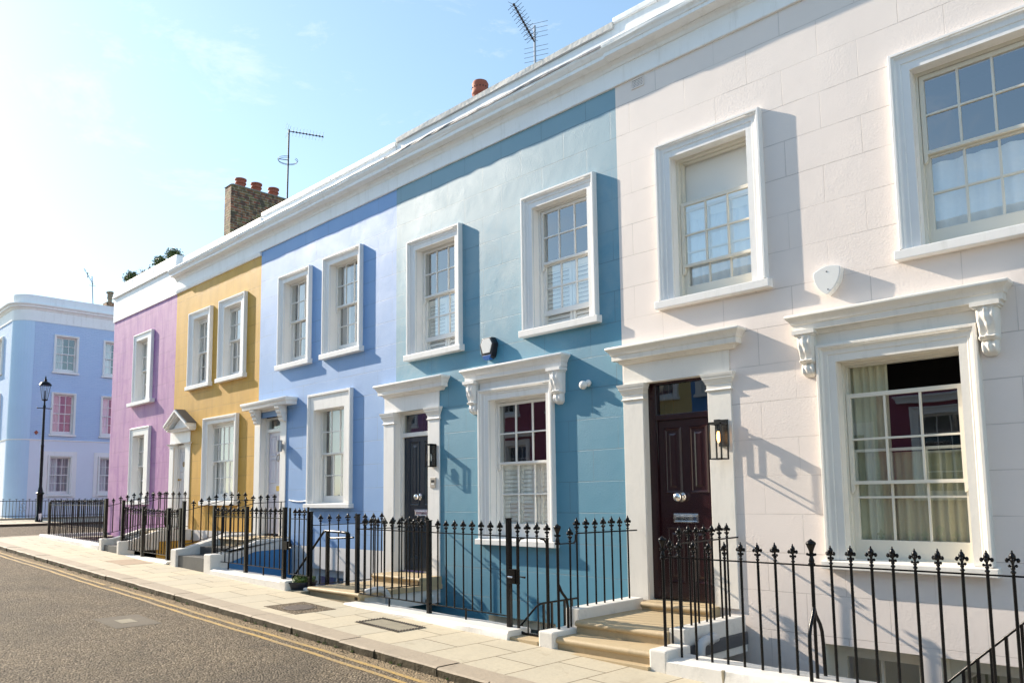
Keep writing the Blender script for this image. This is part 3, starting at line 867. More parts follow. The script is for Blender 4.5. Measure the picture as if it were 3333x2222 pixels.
shutters(w[0], None, M['blind_white'], -8.9, -7.65, -.62, .50, YW+.225, 3)
m = MB(); m.box(-9.10, -7.56, YW-.035, YW, 1.67, 1.84); m.build('frieze_board', M['white_trim'], h)
hood(h, M['white_trim'], -9.21, -7.43, 1.838, .93)
corbel(h, M['white_trim'], -9.335, -9.13, 1.79, 1.31); corbel(h, M['white_trim'], -7.535, -7.33, 1.79, 1.31)
d = doorcase(h, M['white_trim'], (-11.565, -11.265), (-10.32, -10.02), -1.41, 1.315, 1.52, 1.84)
hood(d, M['white_trim'], -11.575, -10.055, 1.838, .93)
door_frame(h, M['sash_white'], -11.37, -10.416, -1.26, 1.52, -11.30, -10.44, (1.15, 1.475), YW+.15)
fanlight(h, -11.30, -10.44, 1.15, 1.475, YW+.17)
yd = YW+.16
d = panel_door(h, M['navy_gloss'], -11.29, -10.445, -1.245, 1.07, yd, [(-11.12, -10.86, -.13, .99), (-10.715, -10.455, -.13, .99), (-11.12, -10.86, -1.05, -.42), (-10.715, -10.455, -1.05, -.42)])
knob(d, -10.84, yd, .02, M['chrome'], .055); letterbox(d, -10.99, -10.63, -.31, -.20, yd, M['chrome'])
ho.append((-11.365, -10.42, -1.36, 1.515))
ho.append(basement_window(h, -8.975, -7.6, -3.3, -1.79, 2, 2, 'sash_cream', 1, inset=.12, inside='curtain_grey'))
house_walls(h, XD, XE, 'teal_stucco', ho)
cornice(h, XD, XE, 2, dz=-.01); parapet(h, XD+.03, XE+.02, 22, 6.60, cop=False)
m = MB(); wavy_prof(m, [(.0, 6.51), (.05, 6.515), (.055, 6.60), (-.28, 6.62), (-.28, 6.5)], XD+.03, XE+.02, .3, .005, 31); m.build('coping', M['old_coping'], h)

# ---- blue house
h = house_thing('cornflower blue house with white door and chunky bracketed door hood', XC, XD); H_blue = h
ho = []
w = window(h, -15.51, -14.222, 4.845, 2.885, .22, (-15.265, -14.32, 4.66), (-15.237, -14.42, 4.614, 3.828), (-15.15, -14.42, 3.781, 3.039), 3); ho.append(hole(w))
drape(w[0], None, M['curtain_grey'], -15.3, -15.0, 2.9, 4.7, YW+.265, 3, .02, 7)
w = window(h, -13.72, -12.385, 4.86, 2.885, .22, (-13.46, -12.465, 4.665), (-13.435, -12.56, 4.632, 3.843), (-13.37, -12.56, 3.787, 3.039), 3); ho.append(hole(w))
drape(w[0], None, M['curtain_grey'], -13.5, -13.2, 2.9, 4.7, YW+.265, 3, .02, 8)
w = window(h, -14.235, -12.686, 2.115, -.082, .26, (-13.965, -12.868, 1.78), (-13.925, -12.98, 1.756, .919), (-13.83, -12.98, .863, .065), 3, style='panel', sill_h=.09); ho.append(hole(w))
blind(w[0], None, M['curtain_white'], -14.0, -12.8, -.05, 1.8, YW+.36)
d = doorcase(h, M['white_trim'], (-16.39, -16.14), (-15.255, -15.02), -.8, 1.66, 1.93, 1.99, caps=False)
for a, b in ((-16.40, -16.22), (-15.29, -15.11)):
    m = MB()
    for k in range(4):
        z1 = 1.985-.082*k; o = .235-.035*k
        m.prism_x([(YW-.05, z1-.082), (YW-o+.03, z1-.082), (YW-o, z1-.05), (YW-o-.005, z1-.012), (YW-o+.015, z1), (YW-.05, z1)], a, b)
    m.build('bracket', M['white_trim'], d, bevel=.006)
m = MB(); m.ring_mould(-16.46, -15.02, YW, [(0, 1.985), (.25, 1.985), (.255, 2.05), (.27, 2.06), (.285, 2.10), (.285, 2.135), (0, 2.18)]); m.build('hood', M['white_trim'], d, bevel=.005, smooth=30)
door_frame(h, M['sash_white'], -16.29, -15.397, -.74, 1.80, -16.16, -15.43, (1.55, 1.76), YW+.13)
fanlight(h, -16.16, -15.43, 1.55, 1.76, YW+.15)
yd = YW+.14
d = panel_door(h, M['lavender_gloss'], -16.15, -15.435, -.73, 1.475, yd, [(a-.1, b-.1, c, d_) for a, b, c, d_ in ((-15.98, -15.74, .95, 1.40), (-15.645, -15.405, .95, 1.40), (-15.98, -15.74, .36, .89), (-15.645, -15.405, .36, .89), (-15.98, -15.74, -.62, .14), (-15.645, -15.405, -.62, .14))])
letterbox(d, -15.80, -15.585, .19, .30, yd, M['brass'])
m = MB(); m.tube([(-15.69+.05*cos(a), yd-.04, .90+.07*sin(a)) for a in [2*pi*k/16 for k in range(17)]], .009, 6, False); m.ball((-15.69, yd-.02, .97), .022); m.build('knocker', M['dark_metal'], d)
ho.append((-16.285, -15.40, -.78, 1.80))
ho.append(basement_window(h, -14.15, -12.95, -3.2, -1.36, 3, 3, 'sash_white', 1, inset=.10, inside='curtain_grey'))
ho.append((-11.365, XD+.1, -1.36, 1.515))
house_walls(h, XC, XD, 'blue_stucco', ho, low=('basement_white', -.93))
cornice(h, XC, XD, 3, dz=-.02, lead=False); parapet(h, XC, XD, 23, 6.55)
m = MB(); wavy_prof(m, [(.27, 6.145), (.296, 6.14), (.29, 6.16), (.02, 6.22), (-.02, 6.18)], XC, XD, .3, .004, 6); m.build('cornice_capping', M['white_cornice'], h)

# ---- gold house
h = house_thing('mustard gold house with a gabled canopy above its door', XB, XC); H_gold = h
ho = []
w = window(h, -20.155, -18.865, 4.835, 2.925, .25, (-19.84, -19.0, 4.64), (-19.866, -19.05, 4.535, 3.787), (-19.75, -19.05, 3.74, 3.056), 3); ho.append(hole(w))
drape(w[0], None, M['curtain_grey'], -19.95, -19.0, 2.9, 4.7, YW+.265, 6, .02, 9)
w = window(h, -18.415, -17.06, 4.85, 2.935, .25, (-18.12, -17.24, 4.635), (-18.116, -17.30, 4.547, 3.841), (-18.02, -17.30, 3.772, 3.056), 3); ho.append(hole(w))
drape(w[0], None, M['curtain_grey'], -18.2, -17.2, 2.9, 4.7, YW+.265, 6, .02, 10)
w = window(h, -19.13, -17.345, 2.015, -.005, .25, (-18.85, -17.44, 1.855), (-18.862, -17.56, 1.756, .961), (-18.76, -17.56, .924, .155), 5); ho.append(hole(w))
drape(w[0], None, M['curtain_white'], -18.95, -17.4, 0, 1.9, YW+.26, 9, .018, 11)
d = doorcase(h, M['white_trim'], (-21.05, -20.80), (-20.06, -19.775), -.72, 1.40, 1.49, 1.79)
# gabled canopy
m = MB(); P = 0.28; cxg = -20.38; half = .70; zb, za = 1.90, 2.28
for s in (-1, 1):
    # raking cornice: three stepped bands under a slate slope
    for (o0, o1, t0, t1) in ((.0, P, .0, .055), (.0, P-.04, -.05, .0), (.0, P-.09, -.10, -.05)):
        e = Vector((cxg+s*half, 0, zb)); a = Vector((cxg, 0, za))
        m.hexa([(e.x, YW-o1, e.z+t0), (a.x, YW-o1, a.z+t0), (a.x, YW, a.z+t0), (e.x, YW, e.z+t0)], [(e.x, YW-o1, e.z+t1), (a.x, YW-o1, a.z+t1), (a.x, YW, a.z+t1), (e.x, YW, e.z+t1)])
m.prism_y([(cxg-half+.12, zb-.09), (cxg+half-.12, zb-.09), (cxg, za-.13)], YW-.10, YW)
m.ring_mould(cxg-half+.16, cxg+half-.16, YW, [(.0, 1.78), (.12, 1.78), (.13, 1.82), (.16, 1.83), (.18, 1.86), (0, 1.875)])
cn = m.build('gable_canopy', M['white_trim'], d)
m = MB()
for s in (-1, 1):
    e = Vector((cxg+s*(half+.03), 0, zb+.045)); a = Vector((cxg, 0, za+.06))
    m.hexa([(e.x, YW-P+.03, e.z+.012), (a.x, YW-P+.03, a.z-.003), (a.x, YW, a.z-.003), (e.x, YW, e.z+.012)], [(e.x, YW-P+.03, e.z+.032), (a.x, YW-P+.03, a.z+.015), (a.x, YW, a.z+.015), (e.x, YW, e.z+.032)])
m.build('canopy_roof', M['slate'], cn)
door_frame(h, M['sash_white'], -20.99, -20.25, -.7, 1.79, -20.93, -20.31, (1.46, 1.74), YW+.13)
fanlight(h, -20.93, -20.31, 1.46, 1.74, YW+.15)
yd = YW+.14
d = panel_door(h, M['door_white'], -20.925, -20.315, -.70, 1.385, yd, [(-20.86, -20.66, .75, 1.30), (-20.58, -20.38, .75, 1.30), (-20.86, -20.66, -.55, .55), (-20.58, -20.38, -.55, .55)])
m = MB(); m.tube([(-20.62+.04*cos(a), yd-.03, .95+.06*sin(a)) for a in [2*pi*k/12 for k in range(13)]], .009, 6, False); m.build('knocker', M['brass'], d)
knob(d, -20.83, yd, .55, M['brass'], .03)
ho.append((-20.98, -20.26, -.76, 1.78))
house_walls(h, XB, XC, 'gold_stucco', ho, low=('gold_paint', -.98))
m = MB(); m.box(-19.78, XC, YW-.012, YW+.01, -.985, -.72); m.build('plinth_band', M['basement_white'], h)
m = MB(); extrude_prof(m, [(0, 5.55), (.03, 5.555), (.045, 5.60), (.05, 5.625), (.0, 5.63)], XB, XC); m.build('frieze_moulding', M['white_cornice'], h)
cornice(h, XB+.0, XC, 4, dz=-.02, lead=False); parapet(h, XB+.38, XC, 24, 6.46)
m = MB(); wavy_prof(m, [(.27, 6.145), (.296, 6.14), (.29, 6.16), (.02, 6.22), (-.02, 6.18)], XB, XC, .3, .004, 7); m.build('cornice_capping', M['white_cornice'], h)

# ---- purple house at the corner
h = house_thing('lilac purple house at the end of the terrace with shrubs on its roof', XA, XB); H_purple = h
ho = []
w = window(h, -23.99, -22.63, 4.838, 2.855, .28, (-23.71, -22.86, 4.63), (-23.70, -22.93, 4.565, 3.79), (-23.60, -22.93, 3.73, 3.009), 3, style='plain', sill_e=.2, sill_out=.14); ho.append(hole(w))
drape(w[0], None, M['curtain_grey'], -23.8, -22.9, 2.9, 4.7, YW+.265, 6, .02, 12)
w = window(h, -24.02, -22.60, 2.10, .02, .28, (-23.735, -22.86, 1.87), (-23.74, -22.93, 1.825, 1.02), (-23.65, -22.93, .97, .209), 3, style='plain', sill_out=.10); ho.append(hole(w))
drape(w[0], None, M['curtain_grey'], -23.8, -22.9, 0, 1.9, YW+.265, 6, .02, 13)
house_walls(h, XA, XB, 'purple_stucco', ho)
m = MB(); m.box(XA-.03, XB, YW-.03, YW+.3, 5.55, 6.37); m.build('frieze_band', M['white_cornice'], h)
m = MB()
for i in range(3):
    a = XA-.05+(XB-XA+.03)*i/3; b = XA-.05+(XB-XA+.03)*(i+1)/3
    m.box(a+.006, b-.006, YW-.05, YW+.45, 6.375, 6.66)
m.box(XA-.06, XB-.05, YW-.085, YW+.3, 6.30, 6.36)
m.build('parapet', M['white_cornice'], h, bevel=.012)
# ------------------------------------------------------------------ iron railings
YF = 6.91
_mesh = {}
def finial_mesh():
    if 'fin' in _mesh: return _mesh['fin']
    m = MB()
    m.lathe((0, 0, 0), [(.012, 0), (.012, .012), (.021, .020), (.021, .026), (.012, .036), (.012, .042), (.018, .048), (.018, .056), (.010, .064), (.010, .080), (.013, .092), (.021, .110), (.0265, .128), (.025, .144), (.014, .160), (.006, .168), (.008, .174), (.002, .184)], 8)
    for k in range(4):
        a = pi/2*k; c, s = cos(a), sin(a)
        m.ball((.040*c, .040*s, .110), .0158, 7, 5, (1, 1, 1.15)); m.tube([(0, 0, .090), (.014*c, .014*s, .106), (.026*c, .026*s, .120), (.038*c, .038*s, .117)], .0065, 5)
        m.ball((.025*c, .025*s, .070), .0125, 6, 4)
        m.tube([(0, 0, .058), (.024*c, .024*s, .070)], .005, 5)
    o = m.build('finial', M['black_iron'], smooth=50); me = o.data; bpy.data.objects.remove(o)
    _mesh['fin'] = me; return me
def bar_mesh(L, r=.0118):
    k = ('bar', round(L*200), r)
    if k not in _mesh:
        m = MB(); m.tube([(0, 0, -k[1]/200), (0, 0, .004)], r, 8)
        o = m.build('bar', M['black_iron'], smooth=50); _mesh[k] = o.data; bpy.data.objects.remove(o)
    return _mesh[k]
def add(name, me, parent, loc, sc=None):
    o = bpy.data.objects.new(name, me); C.objects.link(o); o.parent = parent
    o.location = Vector(loc) - parent_origin(parent)
    if sc: o.scale = sc
    return o
def parent_origin(p):
    v = Vector((0, 0, 0))
    while p is not None: v += p.location; p = p.parent
    return v
def bar(t, x, y, ztop, zbot, fin=True, r=.0118, fs=1.0):
    """ztop is the rail height"""
    b = add('bar', bar_mesh(ztop-zbot, r), t, (x, y, ztop))
    b.rotation_euler = (random.uniform(-.004, .004), random.uniform(-.004, .004), 0)
    if fin:
        f = bpy.data.objects.new('finial', finial_mesh()); C.objects.link(f); f.parent = b
        f.rotation_euler = (0, 0, random.uniform(-.25, .25)); k = fs*random.uniform(.96, 1.04); f.scale = (k*.88, k*.88, k)
    return b
def rail(t, path, w=.026, h=.013, name='rail'):
    m = MB()
    for a, b in zip(path[:-1], path[1:]):
        a, b = Vector(a), Vector(b); d = (b-a).normalized(); s = d.cross(Vector((0, 0, 1))).normalized()*(w/2); u = s.cross(d).normalized()*(h/2)
        a2, b2 = a-d*.004, b+d*.004
        m.hexa([a2-s-u, b2-s-u, b2+s-u, a2+s-u], [a2-s+u, b2-s+u, b2+s+u, a2+s+u])
    return m.build(name, M['black_iron'], t)
def post(t, x, y, z0, z1, w=.055, cap=True):
    m = MB(); m.box(x-w/2, x+w/2, y-w/2, y+w/2, z0-.01, z1)
    if cap: m.box(x-w/2-.006, x+w/2+.006, y-w/2-.006, y+w/2+.006, z1-.004, z1+.008)
    return m.build('post', M['black_iron'], t, bevel=.003)
def urn_post(t, x, y, z0, zr, r=.019):
    """thicker round post with a flared cast head, zr = rail height"""
    m = MB(); m.tube([(x, y, z0-.01), (x, y, zr)], r, 10)
    m.lathe((x, y, zr), [(.03, -.01), (.032, .012), (.022, .022), (.026, .036), (.024, .046), (.016, .075), (.016, .10), (.019, .12), (.028, .145), (.038, .170), (.045, .187), (.041, .201), (.027, .211), (.013, .221), (.004, .229)], 10)
    for k in range(4):
        a = pi/2*k; m.ball((x+.036*cos(a), y+.036*sin(a), zr+.094), .013, 6, 4)
        m.tube([(x, y, zr+.08), (x+.03*cos(a), y+.03*sin(a), zr+.088)], .008, 5)
        m.ball((x+.038*cos(a), y+.038*sin(a), zr+.188), .011, 6, 4)
    return m.build('post', M['black_iron'], t, smooth=40)
def railing(label, loc): return thing('iron_railing', label, 'railing', loc, 'black iron railings along the pavement')
def sloped(pts, y):
    for (a, za), (b, zb) in zip(pts[:-1], pts[1:]):
        if a <= y <= b: return za+(zb-za)*(y-a)/(b-a)
    return pts[-1][1] if y > pts[-1][0] else pts[0][1]
def low_wall(label, loc, name='low_wall'): return thing(name, label, 'low wall', loc)

# ---- white house: front railing with the three-legged post
t = railing('long black railing before the white house, with a three-footed post', (-2.6, YF, pav(-2.6)))
rail(t, [(-4.66, YF, -.632), (1.2, YF, -.640)])
for k in range(34):
    x = -4.502+.1724*k
    if k == 8: continue
    bar(t, x, YF, -.632, -1.62, r=.0125)
x8 = -4.502+.1724*8
p = urn_post(t, x8, YF, -1.0, -.632, .0165)
m = MB()
m.tube([(x8, YF, -.96), (x8+.002, YF, -1.62)], .0150, 8)
for s_ in (-1, 1):
    m.tube([(x8, YF, -1.0), (x8, YF+s_*.03, -1.07), (x8+.004, YF+s_*.095, -1.15), (x8+.006, YF+s_*.125, -1.22), (x8+.008, YF+s_*.135, -1.32), (x8+.012, YF+s_*.140, -1.62)], .0160, 8)
m.build('stay', M['black_iron'], t, smooth=50)
# ---- right return of the white house steps
XR1 = -4.72
t = railing('black railing climbing the right side of the white house steps', (XR1, 7.6, -1.4))
urn_post(t, XR1+.03, YF, -1.53, -.645, .017)
rail(t, [(XR1+.03, YF, -.645), (XR1, 7.20, -.640)]); rail(t, [(XR1, 7.20, -.640), (XR1, 7.245, -.60), (XR1, 7.25, -.54), (XR1, 7.29, -.512), (XR1, 8.50, -.500)], .02, .016)
bar(t, XR1, 7.09, -.635, -1.53)
for y in (7.27, 7.447, 7.605, 7.762, 7.927, 8.09, 8.255): bar(t, XR1, y, -.507, -1.395)
# ---- left return of the white house steps
XR2 = -6.13
t = railing('black railing climbing the left side of the white house steps', (XR2, 7.6, -1.4))
urn_post(t, XR2, YF, -1.52, -.545, .017)
m = MB(); m.tube([(XR2, YF, -1.0), (XR2+.01, YF+.05, -1.10), (XR2+.02, YF+.12, -1.18), (XR2+.02, YF+.14, -1.28), (XR2+.02, YF+.14, -1.52)], .016, 8); m.build('stay', M['black_iron'], t, smooth=50)
rail(t, [(XR2, YF, -.548), (XR2, 7.20, -.548)]); rail(t, [(XR2, 7.20, -.548), (XR2, 7.235, -.52), (XR2, 7.24, -.455), (XR2, 7.27, -.438), (XR2, 8.45, -.445)], .02, .016)
bar(t, XR2, 7.13, -.548, -1.52)
for y in (7.255, 7.43, 7.60, 7.762, 7.93, 8.098, 8.265): bar(t, XR2, y, -.440, -1.31)
# ---- teal house: gate
t = thing('iron_gate', 'black iron gate with box lock before the teal house window', 'gate', (-6.55, YF, -1.63))
m = MB(); z0, z1 = -1.615, -.49
for x in (-6.775, -6.292): m.box(x-.017, x+.017, YF-.012, YF+.012, z0, z1)
m.box(-6.875, -6.27, YF-.014, YF+.014, z1-.006, z1+.008); m.box(-6.77, -6.29, YF-.012, YF+.012, z0-.012, z0+.012)
for x, s in ((-6.775, 1), (-6.292, -1)):
    m.tube([(x, YF, z1-.11), (x+s*.015, YF, z1-.05), (x+s*.05, YF, z1-.015), (x+s*.11, YF, z1-.004)], .012, 6)
    m.tube([(x, YF, z0+.10), (x+s*.015, YF, z0+.05), (x+s*.05, YF, z0+.015), (x+s*.10, YF, z0+.004)], .012, 6)
m.build('gate_frame', M['black_iron'], t, bevel=.003)
for x in (-6.775, -6.613, -6.455, -6.292): bar(t, x, YF, z1+.004, z0 if x not in (-6.775, -6.292) else z1-.02, r=.010)
m = MB(); m.box(-6.905, -6.80, YF-.028, YF+.022, -1.045, -.868); m.box(-6.80, -6.76, YF-.02, YF+.02, -1.05, -.87); lk = m.build('lock_box', M['black_iron'], t, bevel=.006)
m = MB(); m.tube([(-6.86, YF-.045, -.965), (-6.86, YF-.028, -.965)], .010, 8); m.tube([(-6.90, YF-.048, -.962), (-6.82, YF-.048, -.966)], .011, 8); m.build('thumb_turn', M['chrome'], lk)
m = MB(); m.tube([(-6.77, YF, -.955), (-6.70, YF-.03, -.952), (-6.63, YF-.03, -.955)], [.008, .008, .013], 8); m.build('handle', M['black_iron'], t)
# ---- teal house: front railing
t = railing('black railing on a rough white kerb wall before the teal house', (-8.5, YF, pav(-8.5)))
rail(t, [(-10.165, YF, -.452), (-6.93, YF, -.476)]); rail(t, [(-10.165, YF, -1.405), (-6.93, YF, -1.437)])
post(t, -8.462, YF, -1.545, -.308); post(t, -6.926, YF, -1.57, -.263)
for i in range(18):
    x = -9.985+.1708*i
    if abs(x+8.462) < .06 or x > -7.0: continue
    bar(t, x, YF, -.452-.0074*(x+10.165)*1.0, -1.42, r=.0112)
m = MB()
for x in (-9.36, -7.72): m.box(x-.006, x+.006, YF-.012, YF+.012, -1.56, -1.41)
m.build('foot', M['black_iron'], t)
# ---- teal steps: right and left returns
X = -10.165
t = railing('black railing along the right edge of the teal house landing', (X, 7.6, -1.44))
post(t, X, YF, -1.50, -.235)
rail(t, [(X, YF, -.455), (X+.03, 8.46, -.462)]); rail(t, [(X, YF, -1.385), (X+.03, 8.35, -1.385)])
for y in (7.04, 7.216, 7.391, 7.555, 7.728, 7.89, 8.065, 8.236): bar(t, X+.02, y, -.458, -1.39, r=.0112)
X = -11.56
t = railing('black railing along the left edge of the teal house landing', (X, 7.6, -1.42))
post(t, X, 6.945, -1.43, -.205)
rail(t, [(X, 6.945, -.425), (X, 8.46, -.418)]); rail(t, [(X, 6.945, -1.378), (X, 8.40, -1.388)])
for y in (7.13, 7.30, 7.476, 7.66, 7.832, 8.01, 8.19, 8.365): bar(t, X, y, -.422, -1.383, r=.0112)
# ---- blue house: gate
t = thing('iron_gate', 'narrow black iron gate beside the leafy dark planter', 'gate', (-11.88, YF, -1.45))
m = MB()
m.box(-12.185, -12.15, YF-.014, YF+.014, -1.25, -.138); m.box(-11.60, -11.572, YF-.014, YF+.014, -1.25, -.125)
m.box(-12.15, -11.6, YF-.012, YF+.012, -.328, -.314); m.box(-12.15, -11.6, YF-.012, YF+.012, -1.245, -1.232)
m.build('gate_frame', M['black_iron'], t, bevel=.003)
for x in (-12.0, -11.86, -11.705): bar(t, x, YF, -.32, -1.24, r=.0112)
m = MB(); m.box(-12.35, -12.2, YF-.03, YF+.025, -.84, -.70); m.box(-12.2, -12.14, YF-.02, YF+.02, -.80, -.73); m.build('lock_box', M['black_iron'], t, bevel=.006)
m = MB(); m.tube([(-12.14, YF-.02, -.80), (-12.06, YF-.03, -.80), (-12.05, YF-.03, -.74)], .008, 6); m.build('handle', M['black_iron'], t)
# ---- blue house: front railing
t = railing('black railing on the white wall before the blue light well', (-13.7, YF, pav(-13.7)))
rail(t, [(-15.04, YF, -.298), (-12.34, YF, -.32)]); rail(t, [(-14.87, YF, -1.158), (-12.36, YF, -1.178)])
post(t, -13.705, YF, -1.32, -.123, .062); post(t, -12.34, YF, -1.35, -.136, .062)
for x in (-14.881, -14.715, -14.546, -14.376, -14.218, -14.047, -13.866, -13.513, -13.349, -13.177, -13.013, -12.836, -12.668, -12.492): bar(t, x, YF, -.305, -1.168, r=.0112)
m = MB()
for x in (-14.40, -13.05): m.box(x-.007, x+.007, YF-.012, YF+.012, -1.33, -1.165)
m.build('foot', M['black_iron'], t)
# ---- blue steps returns
X = -15.0
t = railing('black railing rising along the right side of the blue house steps', (X, 7.6, -.9))
post(t, X-.03, YF, -1.02, -.10, .062)
rp = [(YF, -.295), (7.02, -.276), (7.53, -.113), (7.70, -.066), (8.40, -.04)]; bp = [(6.93, -1.006), (7.53, -.833), (7.74, -.762), (8.36, -.742)]
rail(t, [(X, y, z) for y, z in rp]); rail(t, [(X, y, z) for y, z in bp])
for y in (7.066, 7.224, 7.387, 7.535, 7.687, 7.85, 8.005, 8.158, 8.31): bar(t, X, y, sloped(rp, y), sloped(bp, y), fin=y < 8.3)
X = -16.5
t = railing('black railing rising along the left side of the blue house steps', (X, 7.6, -.9))
post(t, X+.04, YF, -.99, -.01, .062)
rp = [(YF, -.21), (7.12, -.164), (7.594, -.045), (7.781, -.003), (8.42, -.002)]; bp = [(6.93, -.90), (7.55, -.762), (7.768, -.69), (8.40, -.691)]
rail(t, [(X, y, z) for y, z in rp]); rail(t, [(X, y, z) for y, z in bp])
for y in (7.123, 7.291, 7.454, 7.612, 7.797, 7.957, 8.114, 8.273): bar(t, X, y, sloped(rp, y), sloped(bp, y))
# ---- gold house: gate and front railing
t = thing('iron_gate', 'black iron gate at the gold light well stairs', 'gate', (-16.9, YF, -1.3))
m = MB()
m.box(-17.18, -17.15, YF-.014, YF+.014, -1.27, -.17); m.box(-16.68, -16.65, YF-.014, YF+.014, -1.27, -.17)
m.box(-17.15, -16.68, YF-.012, YF+.012, -.345, -.331); m.box(-17.15, -16.68, YF-.012, YF+.012, -1.268, -1.255); m.build('gate_frame', M['black_iron'], t, bevel=.003)
for x in (-17.06, -16.93, -16.797): bar(t, x, YF, -.338, -1.26, r=.0112)
m = MB(); m.box(-17.24, -17.14, YF-.03, YF+.02, -.62, -.5); m.build('lock_box', M['black_iron'], t, bevel=.006)
t = railing('black railing before the gold house light well, square posts', (-18.5, YF, pav(-18.5)))
rail(t, [(-19.86, YF, -.264), (-17.23, YF, -.336)]); rail(t, [(-19.83, YF, -1.105), (-17.25, YF, -1.152)])
post(t, -18.645, YF, -1.24, -.119, .066); post(t, -17.222, YF, -1.30, -.156, .07); post(t, -16.59, YF, -1.0, -.155, .07)
for x in (-19.752, -19.61, -19.452, -19.295, -19.139, -18.986, -18.827, -18.518, -18.353, -18.205, -18.032, -17.88, -17.718, -17.568, -17.42): bar(t, x, YF, -.264-.0274*(x+19.86), -1.105-.018*(x+19.83), r=.0112, fs=.85)
X = -19.8
t = railing('black railing rising along the right side of the gold house steps', (X, 7.6, -.8))
post(t, X-.06, 6.89, -.93, .03, .066)
rp = [(6.89, -.16), (7.514, .014), (7.707, .065), (8.44, .066)]; bp = [(6.9, -.84), (7.40, -.72), (7.70, -.635), (8.42, -.635)]
rail(t, [(X, y, z) for y, z in rp]); rail(t, [(X, y, z) for y, z in bp])
for y in (7.046, 7.218, 7.373, 7.552, 7.723, 7.875, 8.032, 8.179, 8.328): bar(t, X, y, sloped(rp, y), sloped(bp, y))
X = -20.85
t = railing('black railing rising along the left side of the gold house steps', (X, 7.6, -.8))
rp = [(6.86, -.11), (7.0, -.08), (7.465, .044), (7.68, .089), (8.4, .076)]; bp = [(6.83, -.78), (7.21, -.70), (7.61, -.588), (8.3, -.60)]
rail(t, [(X, y, z) for y, z in rp]); rail(t, [(X, y, z) for y, z in bp])
for y in (6.995, 7.163, 7.323, 7.478, 7.645, 7.803, 7.952, 8.094, 8.245): bar(t, X, y, sloped(rp, y), sloped(bp, y))
# ---- purple house: dense railing round the corner light well
t = railing('dense black railing round the corner of the purple house', (-23.5, YF, pav(-23.5)))
rail(t, [(-25.78, YF, -.066), (-20.86, YF, -.095)]); post(t, -20.87, 6.84, -.92, .075, .07); post(t, -25.78, YF, -.93, .02, .05, False)
for i in range(31):
    x = -25.63+.1565*i
    if x < -20.95: bar(t, x, YF, -.067-.006*(x+25.7), -.95-.023*(x+25.3), r=.0118, fs=.85)
X = -25.78
t = railing('black railing on the side return of the purple house corner', (X, 7.7, pav(X)))
rail(t, [(X, YF, -.066), (X, 8.5, -.066)])
for i in range(10): bar(t, X, 7.05+.155*i, -.066, -.93, fs=.85)

# ------------------------------------------------------------------ low walls, steps
def pl(label, x0, x1, y0, y1, zl, zr, mat='plinth_paint', bevel=.02, extra=None, inner=None):
    t = low_wall(label, ((x0+x1)/2, (y0+y1)/2, pav((x0+x1)/2)))
    n = max(1, int((x1-x0)/.3)); m = MB(); r = random.Random(int(abs(x0)*100)); pts = []; fs = []
    for i in range(n+1):
        x = x0+(x1-x0)*i/n; z = zl+(zr-zl)*i/n; j = lambda a: r.uniform(-a, a)
        pts += [(x, y0-.012+j(.006), pav(x)-.06), (x, y0+j(.007), z-.025+j(.005)), (x, y0+.028+j(.007), z+j(.004)), (x, y1-.02, z+j(.004)), (x, y1, z-.02), (x, y1, -3.76)]
    for i in range(n):
        for k in range(5): fs.append((i*6+k, (i+1)*6+k, (i+1)*6+k+1, i*6+k+1))
    fs += [(5, 4, 3, 2, 1, 0), tuple(n*6+k for k in range(6))]
    m.add(pts, fs); m.build('coping', M[mat], t, smooth=35)
    if extra:
        m = MB()
        for b in extra: m.box(*b)
        m.build('block', M[mat], t, bevel=.022)
    if inner:
        m = MB(); m.quad((x0, y1+.004, -3.76), (x1, y1+.004, -3.76), (x1, y1+.004, min(zl, zr)-.05), (x0, y1+.004, min(zl, zr)-.05)); m.build('inner_face', M[inner], t)
    return t
t = pl('cream white low wall carrying the white house railing', -4.545, 1.3, 6.70, 7.12, -1.608, -1.612, inner='basement_white', extra=[(-4.75, -4.54, 6.70, 7.14, pav(-4.8)-.05, -1.525)])
m = MB(); m.box(-3.945, -3.905, 6.697, 6.76, pav(-3.9)-.03, -1.62); m.build('crack_repair', M['cement'], t, bevel=.012)
t = pl('rough white kerb wall under the teal house railing', -10.16, -6.72, 6.66, 7.06, -1.525, -1.565, inner='teal_stucco')
t = pl('white wall with raised end under the blue house railing', -14.75, -11.93, 6.70, 7.05, -1.285, -1.338, inner='blue_paint', extra=[(-15.0, -14.70, 6.70, 7.06, pav(-15)-.05, -1.015), (-12.12, -11.9, 6.695, 7.06, pav(-12)-.05, -1.325)])
t = pl('thin white kerb wall below the gold house railing', -19.5, -16.80, 6.70, 6.98, -1.222, -1.252, inner='gold_paint', extra=[(-19.66, -19.52, 6.70, 7.06, pav(-19.6)-.05, -.915)])
t = pl('white wall below the purple house corner railing', -25.9, -20.9, 6.70, 7.03, -.91, -1.03, inner='purple_stucco', extra=[(-20.89, -20.68, 6.70, 7.02, pav(-20.8)-.05, -.885)])
m = MB(); m.box(-25.9, -25.66, 7.0, 8.5, -3.7, -.91); m.build('side_wall', M['plinth_paint'], t, bevel=.02)
tw = MB(); tw.box(-16.47, -16.30, 6.70, 7.0, pav(-16.4)-.05, -.975)

